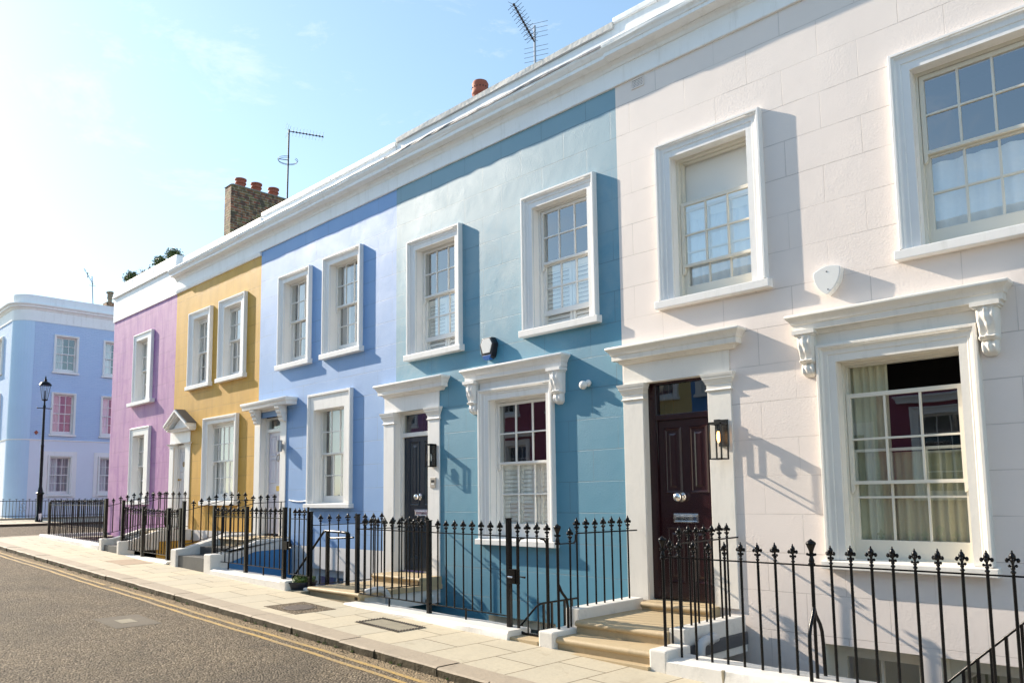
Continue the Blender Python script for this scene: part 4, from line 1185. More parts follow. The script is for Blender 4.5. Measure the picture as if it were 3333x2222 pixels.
def steps(label, loc): return thing('front_steps', label, 'steps', loc)
def nosed(m, x0, x1, y0, y1, zt, zb, r=.035, over=.03):
    """a tread with a rounded nose, riser below"""
    pr = [(y1, zt), (y0+r, zt)] + [(y0+r-r*sin(a), zt-r+r*cos(a)) for a in [pi*k/8 for k in range(1, 9)]] + [(y0+over+.005, zt-2*r), (y0+over+.005, zb), (y1, zb)]
    m.prism_x(pr, x0, x1)
def ret_wall(t, mat, x0, x1, prof, zb):
    """side wall whose top follows prof [(y, z)]"""
    poly = list(prof) + [(prof[-1][0], zb), (prof[0][0], zb)]
    m = MB(); m.prism_x(poly, x0, x1); return m.build('side_wall', M[mat], t, bevel=.012)
# white house steps
t = steps('three sandstone steps up to the maroon door', (-5.4, 7.4, pav(-5.4)))
m = MB()
nosed(m, -6.03, -4.745, 6.74, 7.16, -1.565, pav(-4.7)-.05); m.build('tread', M['sandstone'], t, smooth=40)
m = MB(); nosed(m, -6.03, -4.80, 7.07, 8.32, -1.420, -1.57); m.build('landing', M['sandstone'], t, smooth=40)
m = MB(); nosed(m, -5.95, -4.98, 8.24, 8.70, -1.318, -1.43); m.build('tread', M['sandstone'], t, smooth=40)
m = MB(); m.box(-6.05, -4.74, 6.66, 6.78, pav(-5.4)-.06, pav(-5.4)+.012); m.build('base_strip', M['sandstone'], t)
ret_wall(t, 'plinth_paint', -6.24, -6.03, [(7.16, -1.30), (8.42, -1.29)], -3.7)
m = MB(); m.box(-6.26, -6.035, 6.70, 7.17, -3.7, -1.508); m.build('block', M['plinth_paint'], t, bevel=.022)
m = MB(); m.box(-4.80, -4.615, 7.145, 8.42, -1.56, -1.383); m.build('side_wall', M['plinth_paint'], t, bevel=.01)
m = MB(); m.box(-4.80, -4.60, 7.12, 8.44, -1.70, -1.56); m.build('dark_band', M['dark_band'], t, bevel=.012)
m = MB(); m.box(-4.80, -4.615, 7.12, 8.44, -1.785, -1.70); m.build('lintel', M['plinth_paint'], t, bevel=.006)
m = MB(); m.box(-6.0, -4.78, 7.1, 8.5, -1.79, -1.57); m.build('soffit', M['plinth_paint'], t)
m = MB(); m.box(-5.2, -5.12, 7.15, 8.5, -3.75, -1.79); m.build('vault_door', M['maroon_gloss'], t)
# teal house landing
t = steps('broad sandstone landing before the navy door', (-10.8, 7.5, pav(-10.8)))
m = MB(); nosed(m, -11.50, -10.07, 6.86, 8.5, -1.402, -1.475, .03); m.build('landing', M['sandstone'], t, smooth=40)
m = MB(); m.box(-11.48, -10.10, 6.90, 7.0, pav(-10.8)-.08, -1.46); m.build('riser', M['sandstone'], t)
m = MB(); nosed(m, -11.42, -10.09, 8.03, 8.66, -1.275, -1.41, .03); m.build('tread', M['sandstone'], t, smooth=40)
m = MB(); m.box(-11.48, -10.12, 6.98, 8.5, -1.70, -1.47); m.build('side_wall', M['basement_white'], t)
m = MB(); m.box(-11.66, -11.51, 6.87, 7.0, pav(-11.6)-.05, -1.425); m.build('block', M['plinth_paint'], t, bevel=.03)
m = MB(); m.box(-11.45, -11.35, 7.2, 8.5, -3.76, -1.7); m.build('vault_wall', M['dark_room'], t)
# gate thresholds
t = thing('doorstep', 'sandstone threshold slab under the teal house gate', 'step', (-6.5, 6.9, pav(-6.5))); m = MB(); m.box(-6.73, -6.27, 6.70, 7.08, -3.7, -1.632); m.build('slab', M['sandstone'], t, bevel=.01)
t = thing('doorstep', 'mossy worn threshold under the narrow gate by the planter', 'step', (-11.75, 6.95, pav(-11.7))); m = MB(); m.box(-11.9, -11.5, 6.74, 7.45, -3.7, pav(-11.8)+.012); m.build('slab', M['cement'], t, bevel=.01)
t = thing('doorstep', 'dark threshold under the gold light well gate', 'step', (-16.6, 6.9, pav(-16.6))); m = MB(); m.box(-16.80, -16.40, 6.74, 7.05, -3.7, -1.29); m.build('slab', M['cement'], t, bevel=.01)
# blue house steps
t = steps('dark slate steps between white side walls at the blue house', (-15.6, 7.4, pav(-15.6)))
m = MB(); m.box(-16.30, -14.99, 6.75, 7.25, -3.7, -1.10); m.box(-16.30, -14.99, 7.2, 7.62, -3.7, -.94)
m.build('tread', M['slate'], t, bevel=.006)
m = MB(); nosed(m, -16.30, -14.99, 7.6, 8.68, -.775, -.95, .025); m.build('landing', M['sandstone'], t, smooth=40)
ret_wall(t, 'plinth_paint', -14.99, -14.83, [(6.95, -1.03), (7.53, -.87), (7.74, -.795), (8.44, -.785)], -1.0)
m = MB(); m.prism_x([(7.0, -1.2), (7.05, -1.225), (7.67, -1.017), (8.46, -.99), (8.46, -.9), (7.0, -.99)], -14.99, -14.832); m.build('side_wall', M['plinth_paint'], t)
m = MB(); m.box(-15.05, -14.84, 7.0, 8.48, -3.7, -1.0); m.build('under_wall', M['blue_paint'], t)
ret_wall(t, 'plinth_paint', -16.56, -16.30, [(6.70, -.985), (6.95, -.955), (7.55, -.80), (7.75, -.73), (8.44, -.725)], -3.7)
# gold house steps
t = steps('dark slate steps between white side walls at the gold house', (-20.2, 7.4, pav(-20.2)))
m = MB(); m.box(-20.70, -19.66, 6.76, 7.25, -3.7, -1.04); m.box(-20.70, -19.66, 7.25, 7.62, -3.7, -.90)
m.build('tread', M['slate'], t, bevel=.006)
m = MB(); nosed(m, -20.70, -19.66, 7.6, 8.68, -.73, -.9, .025); m.build('landing', M['sandstone'], t, smooth=40)
m = MB(); m.prism_x([(6.95, -.925), (7.1, -.885), (7.69, -.70), (8.44, -.70), (8.44, -.965), (7.68, -.965), (7.66, -1.16), (6.95, -1.16)], -19.80, -19.65); m.build('side_wall', M['plinth_paint'], t)
m = MB(); m.box(-19.82, -19.66, 7.0, 8.48, -3.7, -.96); m.build('under_wall', M['gold_paint'], t)
ret_wall(t, 'plinth_paint', -20.90, -20.70, [(6.95, -.90), (7.1, -.86), (7.69, -.68), (8.44, -.68)], -3.7)
# ------------------------------------------------------------------ things fixed to the fronts
def mesh_thing(m, name, mat, label, cat, loc, group=None, **kw):
    o = m.build(name, mat, None, loc=loc, **kw); return tag(o, label, cat, group)
# white alarm box: a three-cornered shield with bowed sides
t = thing('alarm_box', 'white shield-shaped alarm box above the hooded window of the white house', 'alarm box', (-3.45, YW, 2.28))
cor = [(-3.615, 2.405), (-3.315, 2.432), (-3.475, 2.145)]
cx_, cz_ = sum(p[0] for p in cor)/3, sum(p[1] for p in cor)/3
poly = []
for i in range(3):
    a, b = Vector(cor[i]), Vector(cor[(i+1) % 3]); mid = (a+b)/2; nrm = (mid-Vector((cx_, cz_))).normalized()
    for k in range(9):
        u = k/9; p = a.lerp(b, u) + nrm*(.045*4*u*(1-u)); poly.append((p.x, p.y))
m = MB(); m.prism_y(poly[::-1], YW-.105, YW); m.build('casing', M['plastic_white'], t, bevel=.008)
m = MB()
for x, z in ((-3.465, 2.40), (-3.458, 2.20)): m.tube([(x, YW-.109, z), (x, YW-.10, z)], .007, 8)
m.build('screw', M['plastic_black'], t)
# hexagonal alarm box on the teal house
t = thing('alarm_box', 'black hexagonal alarm box with white face and blue base on the teal wall', 'alarm box', (-8.86, YW, 2.33))
hx = lambda s, dz=0: [(-8.865+s*a, 2.335+s*b+dz) for a, b in ((-.105, .158), (.105, .158), (.165, .05), (.115, -.15), (.06, -.185), (-.06, -.185), (-.115, -.15), (-.165, .05))]
m = MB(); m.prism_y(hx(1), YW-.07, YW); m.prism_y(hx(.97), YW-.10, YW-.068); m.build('casing', M['plastic_black'], t, bevel=.008)
m = MB(); m.prism_y([(-8.865+a, 2.345+b) for a, b in ((-.075, .125), (.075, .125), (.125, .04), (.075, -.10), (-.075, -.10), (-.125, .04))], YW-.112, YW-.099); m.build('cover', M['plastic_white'], t, bevel=.004)
m = MB(); m.prism_y([(-8.865+a, 2.335+b) for a, b in ((-.10, -.125), (.10, -.125), (.062, -.192), (-.062, -.192))], YW-.106, YW-.02); m.build('base_light', M['plastic_blue'], t, bevel=.004)
# motion sensor
t = thing('motion_sensor', 'small white dome sensor on the teal wall near the white house', 'sensor', (-6.92, YW, 1.53))
m = MB(); m.ball((-6.95, YW-.07, 1.535), .062, 12, 8, (1, .9, 1)); m.build('dome', M['plastic_white'], t, smooth=60)
m = MB(); m.ball((-6.90, YW-.02, 1.56), .05, 10, 6, (1, .7, 1)); m.tube([(-6.95, YW-.07, 1.535), (-6.88, YW, 1.56)], .03, 8); m.build('bracket', M['plastic_white'], t, smooth=60)
# air vent
t = thing('air_vent', 'perforated white air vent high on the white house wall', 'vent', (-5.93, YW, 5.57))
m = MB(); ringframe(m, -6.04, -5.835, 5.508, 5.64, -6.028, -5.847, 5.52, 5.628, YW-.012, YW); m.box(-6.03, -5.845, YW-.006, YW+.002, 5.518, 5.63); m.build('plate', M['white_stucco'], t)
m = MB()
for i in range(8):
    for j in range(5):
        x = -6.018+.0226*i+.004; z = 5.531+.0212*j; m.box(x, x+.010, YW-.0068, YW-.004, z, z+.010)
m.build('perforation', M['dark_room'], t)
# intercom
t = thing('intercom', 'brass-edged intercom panel on the white pilaster beside the navy door', 'intercom', (-10.17, YW-.1, .25))
m = MB(); m.box(-10.335, -10.196, YW-.038, YW-.02, .170, .338); m.build('plate', M['steel_plate'], t, bevel=.004)
m = MB(); m.box(-10.307, -10.227, YW-.042, YW-.037, .257, .297); m.build('screen', M['plastic_black'], t)
m = MB(); m.box(-10.302, -10.232, YW-.043, YW-.037, .217, .245); m.build('button', M['plastic_white'], t)

def lantern(t, x0, x1, y0, y1, z0, z1, b=.008, metal='dark_metal'):
    m = MB()
    for x in (x0, x1-2*b):
        for y in (y0, y1-2*b): m.box(x, x+2*b, y, y+2*b, z0, z1)
    for z in (z0, z1-2*b):
        m.box(x0, x1, y0, y0+2*b, z, z+2*b-.001); m.box(x0, x1, y1-2*b, y1, z, z+2*b-.001)
        m.box(x0, x0+2*b, y0+2*b, y1-2*b, z, z+2*b-.001); m.box(x1-2*b, x1, y0+2*b, y1-2*b, z, z+2*b-.001)
    m.box(x0, x1, y0, y1, z1-.002, z1+.012)
    f = m.build('frame', M[metal], t)
    g = MB()
    g.quad((x0+b, y0+b, z0), (x1-b, y0+b, z0), (x1-b, y0+b, z1), (x0+b, y0+b, z1)); g.quad((x1-b, y0+b, z0), (x1-b, y1-b, z0), (x1-b, y1-b, z1), (x1-b, y0+b, z1)); g.quad((x0+b, y1-b, z0), (x0+b, y0+b, z0), (x0+b, y0+b, z1), (x0+b, y1-b, z1))
    g.build('glass', M['lamp_glass'], t)
    return f
G_ = 'wall lamps beside the front doors'
t = thing('wall_lamp', 'black box lantern with glowing bulb on the cream pilaster by the maroon door', 'wall lamp', (-4.75, YW-.1, .6), G_)
lantern(t, -4.913, -4.745, 8.26, 8.43, .41, .838)
m = MB(); m.box(-4.865, -4.795, 8.31, 8.38, .848, .883); m.box(-4.845, -4.815, 8.38, 8.46, .853, .873); m.box(-4.89, -4.77, 8.45, 8.48, .57, .89); m.build('bracket', M['dark_metal'], t, bevel=.003)
m = MB(); m.tube([(-4.83, 8.345, .838), (-4.83, 8.345, .743)], .019, 10); m.build('lamp_holder', M['plastic_black'], t, smooth=40)
m = MB(); m.lathe((-4.83, 8.345, .608), [(.004, 0), (.015, .012), (.02, .05), (.019, .10), (.012, .135)], 10); m.build('bulb', M['bulb_glow'], t, smooth=50)
t = thing('wall_lamp', 'slim black glass lantern on the white pilaster by the navy door', 'wall lamp', (-10.11, YW-.1, .69), G_)
lantern(t, -10.31, -10.18, 8.335, 8.465, .515, .885, .007, 'black_iron')
m = MB(); m.box(-10.305, -10.185, 8.455, 8.48, .518, .882); m.build('back_plate', M['black_iron'], t)
m = MB(); m.tube([(-10.245, 8.40, .52), (-10.245, 8.40, .61)], .02, 10); m.build('lamp_holder', M['plastic_black'], t)
m = MB(); m.lathe((-10.245, 8.40, .61), [(.013, 0), (.02, .03), (.02, .08), (.004, .13)], 10); m.build('bulb', M['plastic_white'], t, smooth=50)
t = thing('wall_lamp', 'plain silver cylinder lamp beside the white door of the blue house', 'wall lamp', (-15.12, YW-.1, 1.12), G_)
m = MB(); m.lathe((-15.28, 8.405, 1.012), [(.052, 0), (.058, .004), (.058, .242), (.05, .246)], 16); m.build('shade', M['galvanised'], t, smooth=40)
m = MB(); m.box(-15.31, -15.25, 8.43, 8.48, 1.08, 1.18); m.build('bracket', M['galvanised'], t)
# cable sagging across the blue wall
m = MB(); m.tube([(-15.0+.85*k/10, YW-.012, -.005-.035*(1-((k-5)/5)**2)) for k in range(11)], .008, 6)
mesh_thing(m, 'cable', M['plastic_grey'], 'thin grey cable sagging along the blue wall beside the window sill', 'cable', (-14.6, YW, -.05))

# handrails in the light wells
def handrail(label, path, posts, r=.02, foot=-3.7, bars=.012, cat='handrail', base=None):
    t = thing('handrail', label, cat, base or (path[0][0], path[0][1], foot))
    m = MB(); m.tube(path, r, 8); m.build('rail', M['black_iron'], t, smooth=50)
    for p in posts:
        m = MB(); m.box(p[0]-bars, p[0]+bars, p[1]-bars, p[1]+bars, foot, p[2]); m.build('baluster', M['black_iron'], t)
    return t
handrail('sloping black handrail with balusters in the white house light well', [(-3.2, 7.6, -2.49), (-.9, 7.6, -.34)], [(x, 7.6, -1.623+.935*(x+2.274)) for x in (-2.72, -2.6, -2.49, -2.385, -2.27, -2.155, -2.038, -1.933, -1.816, -1.697, -1.59, -1.48)], .011)
handrail('low black handrail turning a corner behind the teal house gate', [(-7.6, 7.2, -2.11), (-7.02, 7.2, -1.59), (-6.76, 7.2, -1.345), (-6.695, 7.2, -1.305), (-6.695, 7.25, -1.30), (-6.695, 7.92, -1.30)], [(-6.695, y, -1.30) for y in (7.27, 7.42, 7.66, 7.80)] + [(-7.0, 7.2, -1.58)], .013)
t = handrail('bent black tube handrail down into the blue house light well', [(-13.3, 7.4, -1.73), (-11.92, 7.4, -.575), (-11.88, 7.4, -.545), (-11.83, 7.4, -.535), (-11.15, 7.4, -.555)], [(-11.77, 7.4, -.54), (-11.16, 7.4, -.56)], .021, -1.45, .026)
m = MB(); m.tube([(-11.75, 7.4, -.66), (-11.0, 7.4, -.625)], .017, 8); m.build('rail', M['black_iron'], t, smooth=50)
# drainpipes
t = thing('drainpipe', 'white plastic drainpipe elbow below the white house steps', 'drainpipe', (-4.5, 7.35, -3.7))
m = MB(); m.tube([(-4.62, 7.64, -1.51), (-4.53, 7.60, -1.51), (-4.52, 7.40, -1.51), (-4.52, 7.33, -1.525), (-4.52, 7.295, -1.56), (-4.52, 7.285, -1.62), (-4.52, 7.285, -3.7)], .05, 14)
m.tube([(-4.522, 7.50, -1.51), (-4.52, 7.45, -1.51)], .058, 14); m.build('pipe', M['plastic_grey'], t, smooth=50)
t = thing('drainpipe', 'white plastic drainpipe elbow beside the teal house landing', 'drainpipe', (-10.0, 7.05, -3.7))
m = MB(); m.tube([(-10.12, 7.03, -1.40), (-9.98, 7.08, -1.36), (-9.95, 7.20, -1.361), (-9.95, 7.27, -1.40), (-9.95, 7.32, -1.47), (-9.95, 7.33, -1.6), (-9.95, 7.33, -3.7)], .045, 14); m.build('pipe', M['plastic_grey'], t, smooth=50)
t = thing('security_camera', 'white security camera with black lens under the teal house landing', 'security camera', (-10.05, 8.25, -1.62))
m = MB(); m.tube([(-10.12, 8.28, -1.60), (-10.02, 8.16, -1.63)], .062, 14); m.box(-10.13, -10.08, 8.24, 8.34, -1.64, -1.56); m.build('casing', M['plastic_white'], t, smooth=40)
m = MB(); m.tube([(-10.021, 8.161, -1.63), (-10.008, 8.145, -1.634)], .042, 14); m.build('lens', M['plastic_black'], t, smooth=40)

# ------------------------------------------------------------------ planter and rooftop shrubs
def leaves(m, c, r, n, size, seed, sc=(1, 1, 1), shell=.55, clump=0):
    rn = random.Random(seed); cl = []
    for k in range(clump):
        d = Vector((rn.gauss(0, 1), rn.gauss(0, 1), rn.gauss(0, 1))).normalized(); cl.append(d*rn.uniform(.35, 1.0))
    for i in range(n):
        d = Vector((rn.gauss(0, 1), rn.gauss(0, 1), rn.gauss(0, 1))).normalized()
        rr = r*(shell+(1-shell)*rn.random()**.6)
        p = d*rr
        if cl:
            q = rn.choice(cl); p = q*r*.75 + d*r*.38*rn.random()**.4
        p = Vector((p.x*sc[0], p.y*sc[1], p.z*sc[2])) + Vector(c)
        nrm = (d + Vector((rn.gauss(0, .6), rn.gauss(0, .6), rn.gauss(0, .6)+.3))).normalized()
        a = nrm.orthogonal().normalized(); a = Matrix.Rotation(rn.uniform(0, 6.28), 3, nrm) @ a; b = nrm.cross(a); s = size*rn.uniform(.6, 1.3)
        m.add([p-a*s, p-b*s*.45+nrm*s*.15, p+a*s, p+b*s*.45+nrm*s*.15], [(0, 1, 2, 3)])
def shrub(label, c, r, n, mat='box_leaf', seed=1, sc=(1, 1, 1), clump=0, size=.036, group='shrubs on the purple house parapet', pot=True):
    t = thing('shrub', label, 'shrub', (c[0], c[1], 6.6), group)
    m = MB(); leaves(m, c, r, n, size, seed, sc, .35, clump); leaves(m, c, r*1.22, n//6, size, seed+1, sc, .8); m.build('foliage', M[mat], t)
    m = MB(); rn = random.Random(seed)
    for k in range(6):
        d = Vector((rn.gauss(0, .5), rn.gauss(0, .5), 1)).normalized(); m.tube([(c[0], c[1], 6.55), Vector(c)+Vector((0, 0, -r*.4)), Vector(c)+d*r*.8], [.02, .014, .005], 5)
    m.build('stem', M['soil'], t)
shrub('large round clipped shrub at the outer corner of the purple house parapet', (-25.16, 8.72, 6.86), .23, 1100, seed=2)
shrub('sparse dry twiggy plant right beside the largest clipped shrub', (-24.35, 8.72, 6.78), .26, 260, 'dry_leaf', 3, (1.3, .6, .8), 9, .03)
shrub('low sparse dry plant midway along the purple parapet', (-23.62, 8.72, 6.76), .22, 200, 'dry_leaf', 4, (1.3, .6, .8), 8, .03)
shrub('round clipped shrub third along the purple house parapet', (-22.90, 8.72, 6.86), .20, 800, seed=5)
shrub('round clipped shrub at the gold house end of the purple parapet', (-21.95, 8.72, 6.86), .21, 850, seed=6)
t = thing('planter', 'round dark navy planter of low yellow-green foliage behind the narrow gate', 'planter', (-11.89, 7.0, -1.47))
m = MB(); m.lathe((-11.89, 7.0, -1.475), [(.20, 0), (.235, .10), (.25, .105), (.25, .125), (.23, .125), (.225, .09)], 24); m.build('pot', M['planter_navy'], t, smooth=40)
m = MB(); leaves(m, (-11.89, 7.0, -1.335), .25, 1300, .028, 8, (1, .9, .45), .3, 16); m.build('foliage', M['planter_leaf'], t)

# ------------------------------------------------------------------ covers in the ground
def slopebox(m, x0, x1, y0, y1, h, zf=pav, below=.02):
    m.hexa([(x0, y0, zf(x0)-below), (x1, y0, zf(x1)-below), (x1, y1, zf(x1)-below), (x0, y1, zf(x0)-below)], [(x0, y0, zf(x0)+h), (x1, y0, zf(x1)+h), (x1, y1, zf(x1)+h), (x0, y1, zf(x0)+h)])
t = thing('access_cover', 'round iron cover set in a dark tarmac square on the pavement', 'access cover', (-10.28, 6.0, pav(-10.28)))
m = MB(); slopebox(m, -10.72, -9.84, 5.69, 6.34, .004); m.build('surround', M['asphalt'], t)
m = MB()
zc = pav(-10.28)+.006
for r0, r1, h0, h1 in ((.0, .20, .006, .006), (.20, .215, .006, .0), (.225, .24, .008, .008)):
    n = 28; pts = []; fs = []
    for k in range(n):
        a = 2*pi*k/n
        for r_, h_ in ((r0, h0), (r1, h1)):
            x = -10.28+r_*cos(a); pts.append((x, 6.0+r_*sin(a), pav(x)+.006+h_))
    for k in range(n): fs.append((2*k, 2*k+1, (2*k+3) % (2*n), (2*k+2) % (2*n)))
    m.add(pts, fs)
m.build('cover', M['cover_iron'], t)
t = thing('access_cover', 'rusty rectangular cover with studded rim on the pavement by the kerb wall', 'access cover', (-8.37, 6.2, pav(-8.37)))
m = MB(); slopebox(m, -8.84, -7.92, 5.97, 6.43, .004); m.build('cover', M['cement'], t)
m = MB()
nx, ny = 40, 20
for i in range(nx):
    for j in range(ny):
        if 3 <= i < nx-3 and 3 <= j < ny-3: continue
        x = -8.84+.92*(i+.5)/nx; y = 5.97+.46*(j+.5)/ny; z = pav(x)+.004
        if (i+j) % 2: m.box(x-.009, x+.009, y-.009, y+.009, z-.001, z+.008)
m.build('studded_rim', M['cover_iron'], t)
t = thing('access_cover', 'pinkish stone-filled cover flush in the pavement before the gold house', 'access cover', (-17.75, 6.3, pav(-17.75)))
stone('pink_stone', (.46, .33, .22), (.40, .30, .21), .8, .004)
m = MB(); slopebox(m, -18.28, -17.24, 6.0, 6.61, .004); m.build('cover', M['pink_stone'], t)
simple('asphalt_patch', (.20, .172, .135), .85, bump=.006, bscale=70, var=.25, spec=.1)
t = thing('access_cover', 'small pale square cover in a grey patch of the road', 'access cover', (-11.2, 4.0, road_z(-11.2)))
m = MB(); slopebox(m, -11.72, -10.82, 3.72, 4.30, .003, road_z); m.build('surround', M['asphalt_patch'], t)
m = MB(); slopebox(m, -11.42, -11.12, 3.90, 4.10, .006, road_z); m.build('cover', M['cement'], t)

# ------------------------------------------------------------------ roof: chimneys and aerials
t = thing('chimney_stack', 'old brown brick chimney stack with three red pots above the gold house', 'chimney', (-20.8, 10.6, 6.17))
m = MB(); m.box(-21.0, -20.6, 9.7, 11.75, 6.1, 8.83); m.build('stack', M['chimney_brick'], t, bevel=.008)
m = MB(); m.hexa([(-21.02, 9.68, 8.83), (-20.58, 9.68, 8.83), (-20.58, 11.77, 8.83), (-21.02, 11.77, 8.83)], [(-20.92, 9.8, 8.90), (-20.68, 9.8, 8.90), (-20.68, 11.65, 8.90), (-20.92, 11.65, 8.90)]); m.build('flaunching', M['cement'], t)
def pot(t, x, y, z, r, h):
    m = MB(); m.lathe((x, y, z), [(r*.82, 0), (r*.88, .02), (r*.80, .04), (r*.84, h*.42), (r*1.0, h*.46), (r*1.0, h*.56), (r*.88, h*.60), (r*.90, h*.80), (r*1.06, h*.86), (r*1.06, h), (r*.85, h), (r*.7, h*.6)], 18)
    return m.build('chimney_pot', M['terracotta'], t, smooth=40)
for y in (10.07, 10.55, 11.09): pot(t, -20.8, y, 8.87, .155, .26)
t = thing('chimney_stack', 'single red clay chimney pot rising behind the teal house parapet', 'chimney', (-11.2, 10.5, 6.17))
m = MB(); m.box(-11.5, -10.9, 10.25, 11.2, 6.1, 7.55); m.build('stack', M['chimney_brick'], t)
m = MB(); m.lathe((-11.2, 10.5, 7.5), [(.15, 0), (.15, .62), (.165, .64), (.175, .66), (.175, .70), (.165, .72), (.165, .84), (.172, .87), (.15, .92), (.12, .93), (.1, .5)], 20)
pp = m.build('chimney_pot', M['terracotta'], t, smooth=40)
m = MB()
for k in range(16):
    a = 2*pi*k/16; x, y = -11.2+.167*cos(a), 10.5+.167*sin(a); m.ball((x, y, 8.28), .014, 6, 4)
m.build('vent_hole', M['dark_room'], pp)
def aerial(label, base, top, boom0, boom1, n_el, el, refl, thick=.012, polemat='aerial_dark', loop=None, holders=True):
    t = thing('tv_aerial', label, 'tv aerial', base, 'tv aerials on the roofs')
    m = MB(); m.tube([base, top], .02 if polemat != 'galvanised' else .022, 8); m.build('pole', M[polemat], t)
    b0, b1 = Vector(boom0), Vector(boom1); d = (b1-b0).normalized()
    m = MB(); m.tube([b0, b1], thick, 6)
    side = d.cross(Vector((0, 0, 1))).normalized(); upv = side.cross(d).normalized()
    m.build('boom', M['aerial_dark'], t)
    m = MB()
    for k in range(n_el):
        p = b0.lerp(b1, (k+1)/n_el*.96+.03)
        if el == 'x':
            for sx in (-1, 1):
                m.tube([p, p+side*sx*.10+upv*.075], .0035, 4); m.tube([p, p+side*sx*.10-upv*.075], .0035, 4)
            m.ball(p, .024, 6, 4)
        else:
            m.tube([p-side*.13+upv*0, p+side*.13], .0035, 4); m.box(p.x-.014, p.x+.014, p.y-.014, p.y+.014, p.z-.014, p.z+.014)
    m.build('director', M['aerial_dark'], t)
    if refl:
        m = MB()
        for (p, a, b) in refl: m.tube([Vector(p)-Vector(a), Vector(p)+Vector(a)], b, 4)
        m.build('reflector', M['galvanised' if polemat == 'galvanised' else 'aerial_dark'], t)
    if loop:
        m = MB(); c, r = Vector(loop[0]), loop[1]
        m.tube([(c.x+r*cos(a), c.y+r*sin(a), c.z) for a in [radians(20+320*k/24) for k in range(25)]], .006, 5, False)
        m.tube([(c.x+r*.93*cos(a), c.y+r*.93*sin(a), c.z-.03) for a in [radians(20+320*k/24) for k in range(25)]], .006, 5, False)
        m.tube([c, c+Vector((-r*.5, -r*.8, .01))], .01, 5); m.build('dipole', M['aerial_dark'], t)
    return t
# aerial 1, pointing up-left over the teal house
b0 = Vector((-8.75, 9.5, 7.80)); b1 = Vector((-8.32, 8.55, 7.86))
rf = []
for k in range(9):
    if k == 4: continue
    z = 7.48+.085*k; rf.append(((-8.745, 9.53, z), (.20, .09, 0), .004))
aerial('grey tv aerial with a wide grid reflector behind the teal house parapet', (-8.758, 9.5, 6.17), (-8.745, 9.5, 8.10), b0, b1, 11, 'x', rf, .012, 'galvanised')
b0 = Vector((-17.10, 9.5, 9.10)); b1 = Vector((-16.84, 10.31, 9.13))
rf = []
for s in (-1, 1):
    for k in range(3):
        z = 9.10+s*(.04+.04*k); rf.append(((-17.04-.035*k, 9.50-.03*k, z), (.15, -.06, 0), .0028))
aerial('thin tv aerial on a tall mast by the brick chimney stack', (-17.14, 9.5, 6.17), (-17.09, 9.5, 9.14), b0, b1, 10, 'x', rf, .011, loop=((-17.12, 9.5, 8.36), .24))

# grit, leaves and moss along the gutter
rn = random.Random(11); m = MB()
for i in range(1500):
    x = rn.uniform(-24, -2); y = YK-.012-abs(rn.gauss(0, .075)); s_ = rn.uniform(.004, .013); z = road_z(x)+.002
    a = rn.uniform(0, 6.28); c_, q_ = cos(a)*s_, sin(a)*s_; h_ = s_*rn.uniform(.2, .9)
    m.add([(x-c_, y-q_, z), (x+q_*.6, y-c_*.6, z), (x+c_, y+q_, z), (x-q_*.6, y+c_*.6, z), (x, y, z+h_)], [(0, 1, 4), (1, 2, 4), (2, 3, 4), (3, 0, 4)])
o = m.build('gutter_grit', M['kerb_face'], None); tag(o, 'dark grit and dry debris lying along the gutter below the kerb', 'debris', kind='stuff')
m = MB()
for i in range(46):
    x = rn.uniform(-22, -4); leaves(m, (x, YK-.012, road_z(x)+.012), rn.uniform(.012, .034), 26, .010, 100+i, (1.6, .6, .8), .2)
o = m.build('gutter_moss', M['planter_leaf'], None); tag(o, 'small green moss tufts growing at the foot of the kerb', 'moss', kind='stuff')
# ------------------------------------------------------------------ corner house across the side road
XBL = -36.8
TA = Matrix(((0, -1, 0, XBL+8.5), (1, 0, 0, 0), (0, 0, 1, 0), (0, 0, 0, 1)))          # face towards +X
TB = Matrix(((1, 0, 0, 0), (0, 1, 0, 8.32-8.5), (0, 0, 1, 0), (0, 0, 0, 1)))            # face towards -Y
h = thing('corner_house', 'three-storey pale blue brick house with a rounded corner across the side road', 'house', (-40, 12, pav(-40)))
ya, xb_ = 9.0, XBL-.68
z0h, z1h, z2h = -4.0, 2.575, 7.53
hA, hB = [], []
def fwin(u0, u1, zt, zs, T, holes, cols=3, aw=.075, glassl=None, big=False):
    gz = zt-aw-.06
    xi0, xi1 = u0+aw, u1-aw
    mid = (gz+zs+.12)/2
    w = window(h, u0, u1, zt, zs, aw, (xi0, xi1, zt-aw), (xi0+.055, xi1-.055, gz, mid+.02), (xi0+.055, xi1-.055, mid-.02, zs+.13), cols, style='plain', sill_h=.09, sill_out=.09, T=T, conv=False, curt=0)
    holes.append(hole(w)); drape(w[0], T, M['curtain_white' if int(abs(u0*7)) % 2 else 'curtain_grey'], u0+.1, u0+.42, zs, zt, YW+.25, 4, .018, int(abs(u0*10))); return w
for i in range(4):
    o = 1.935*i
    fwin(9.735+o, 10.685+o, 7.06, 5.50, TA, hA)
    fwin(9.725+o, 10.67+o, 4.605, 2.85, TA, hA)
    w = fwin(9.71+o, 10.64+o, 1.96, .34, TA, hA)
    m = MB(TA); ringframe(m, 9.545+o, 10.80+o, .2, 2.12, 9.70+o, 10.65+o, .22, 1.965, YW-.035, YW); m.build('surround', M['white_trim'], w[0])
    drape(w[0], TA, M['curtain_grey'], 9.75+o, 10.6+o, .35, 1.9, YW+.4, 6, .03, 20+i)
for i in range(3):
    o = -2.2*i
    fwin(-39.6+o, -38.65+o, 7.06, 5.50, TB, hB); fwin(-39.6+o, -38.65+o, 4.605, 2.85, TB, hB); fwin(-39.6+o, -38.65+o, 1.96, .34, TB, hB)
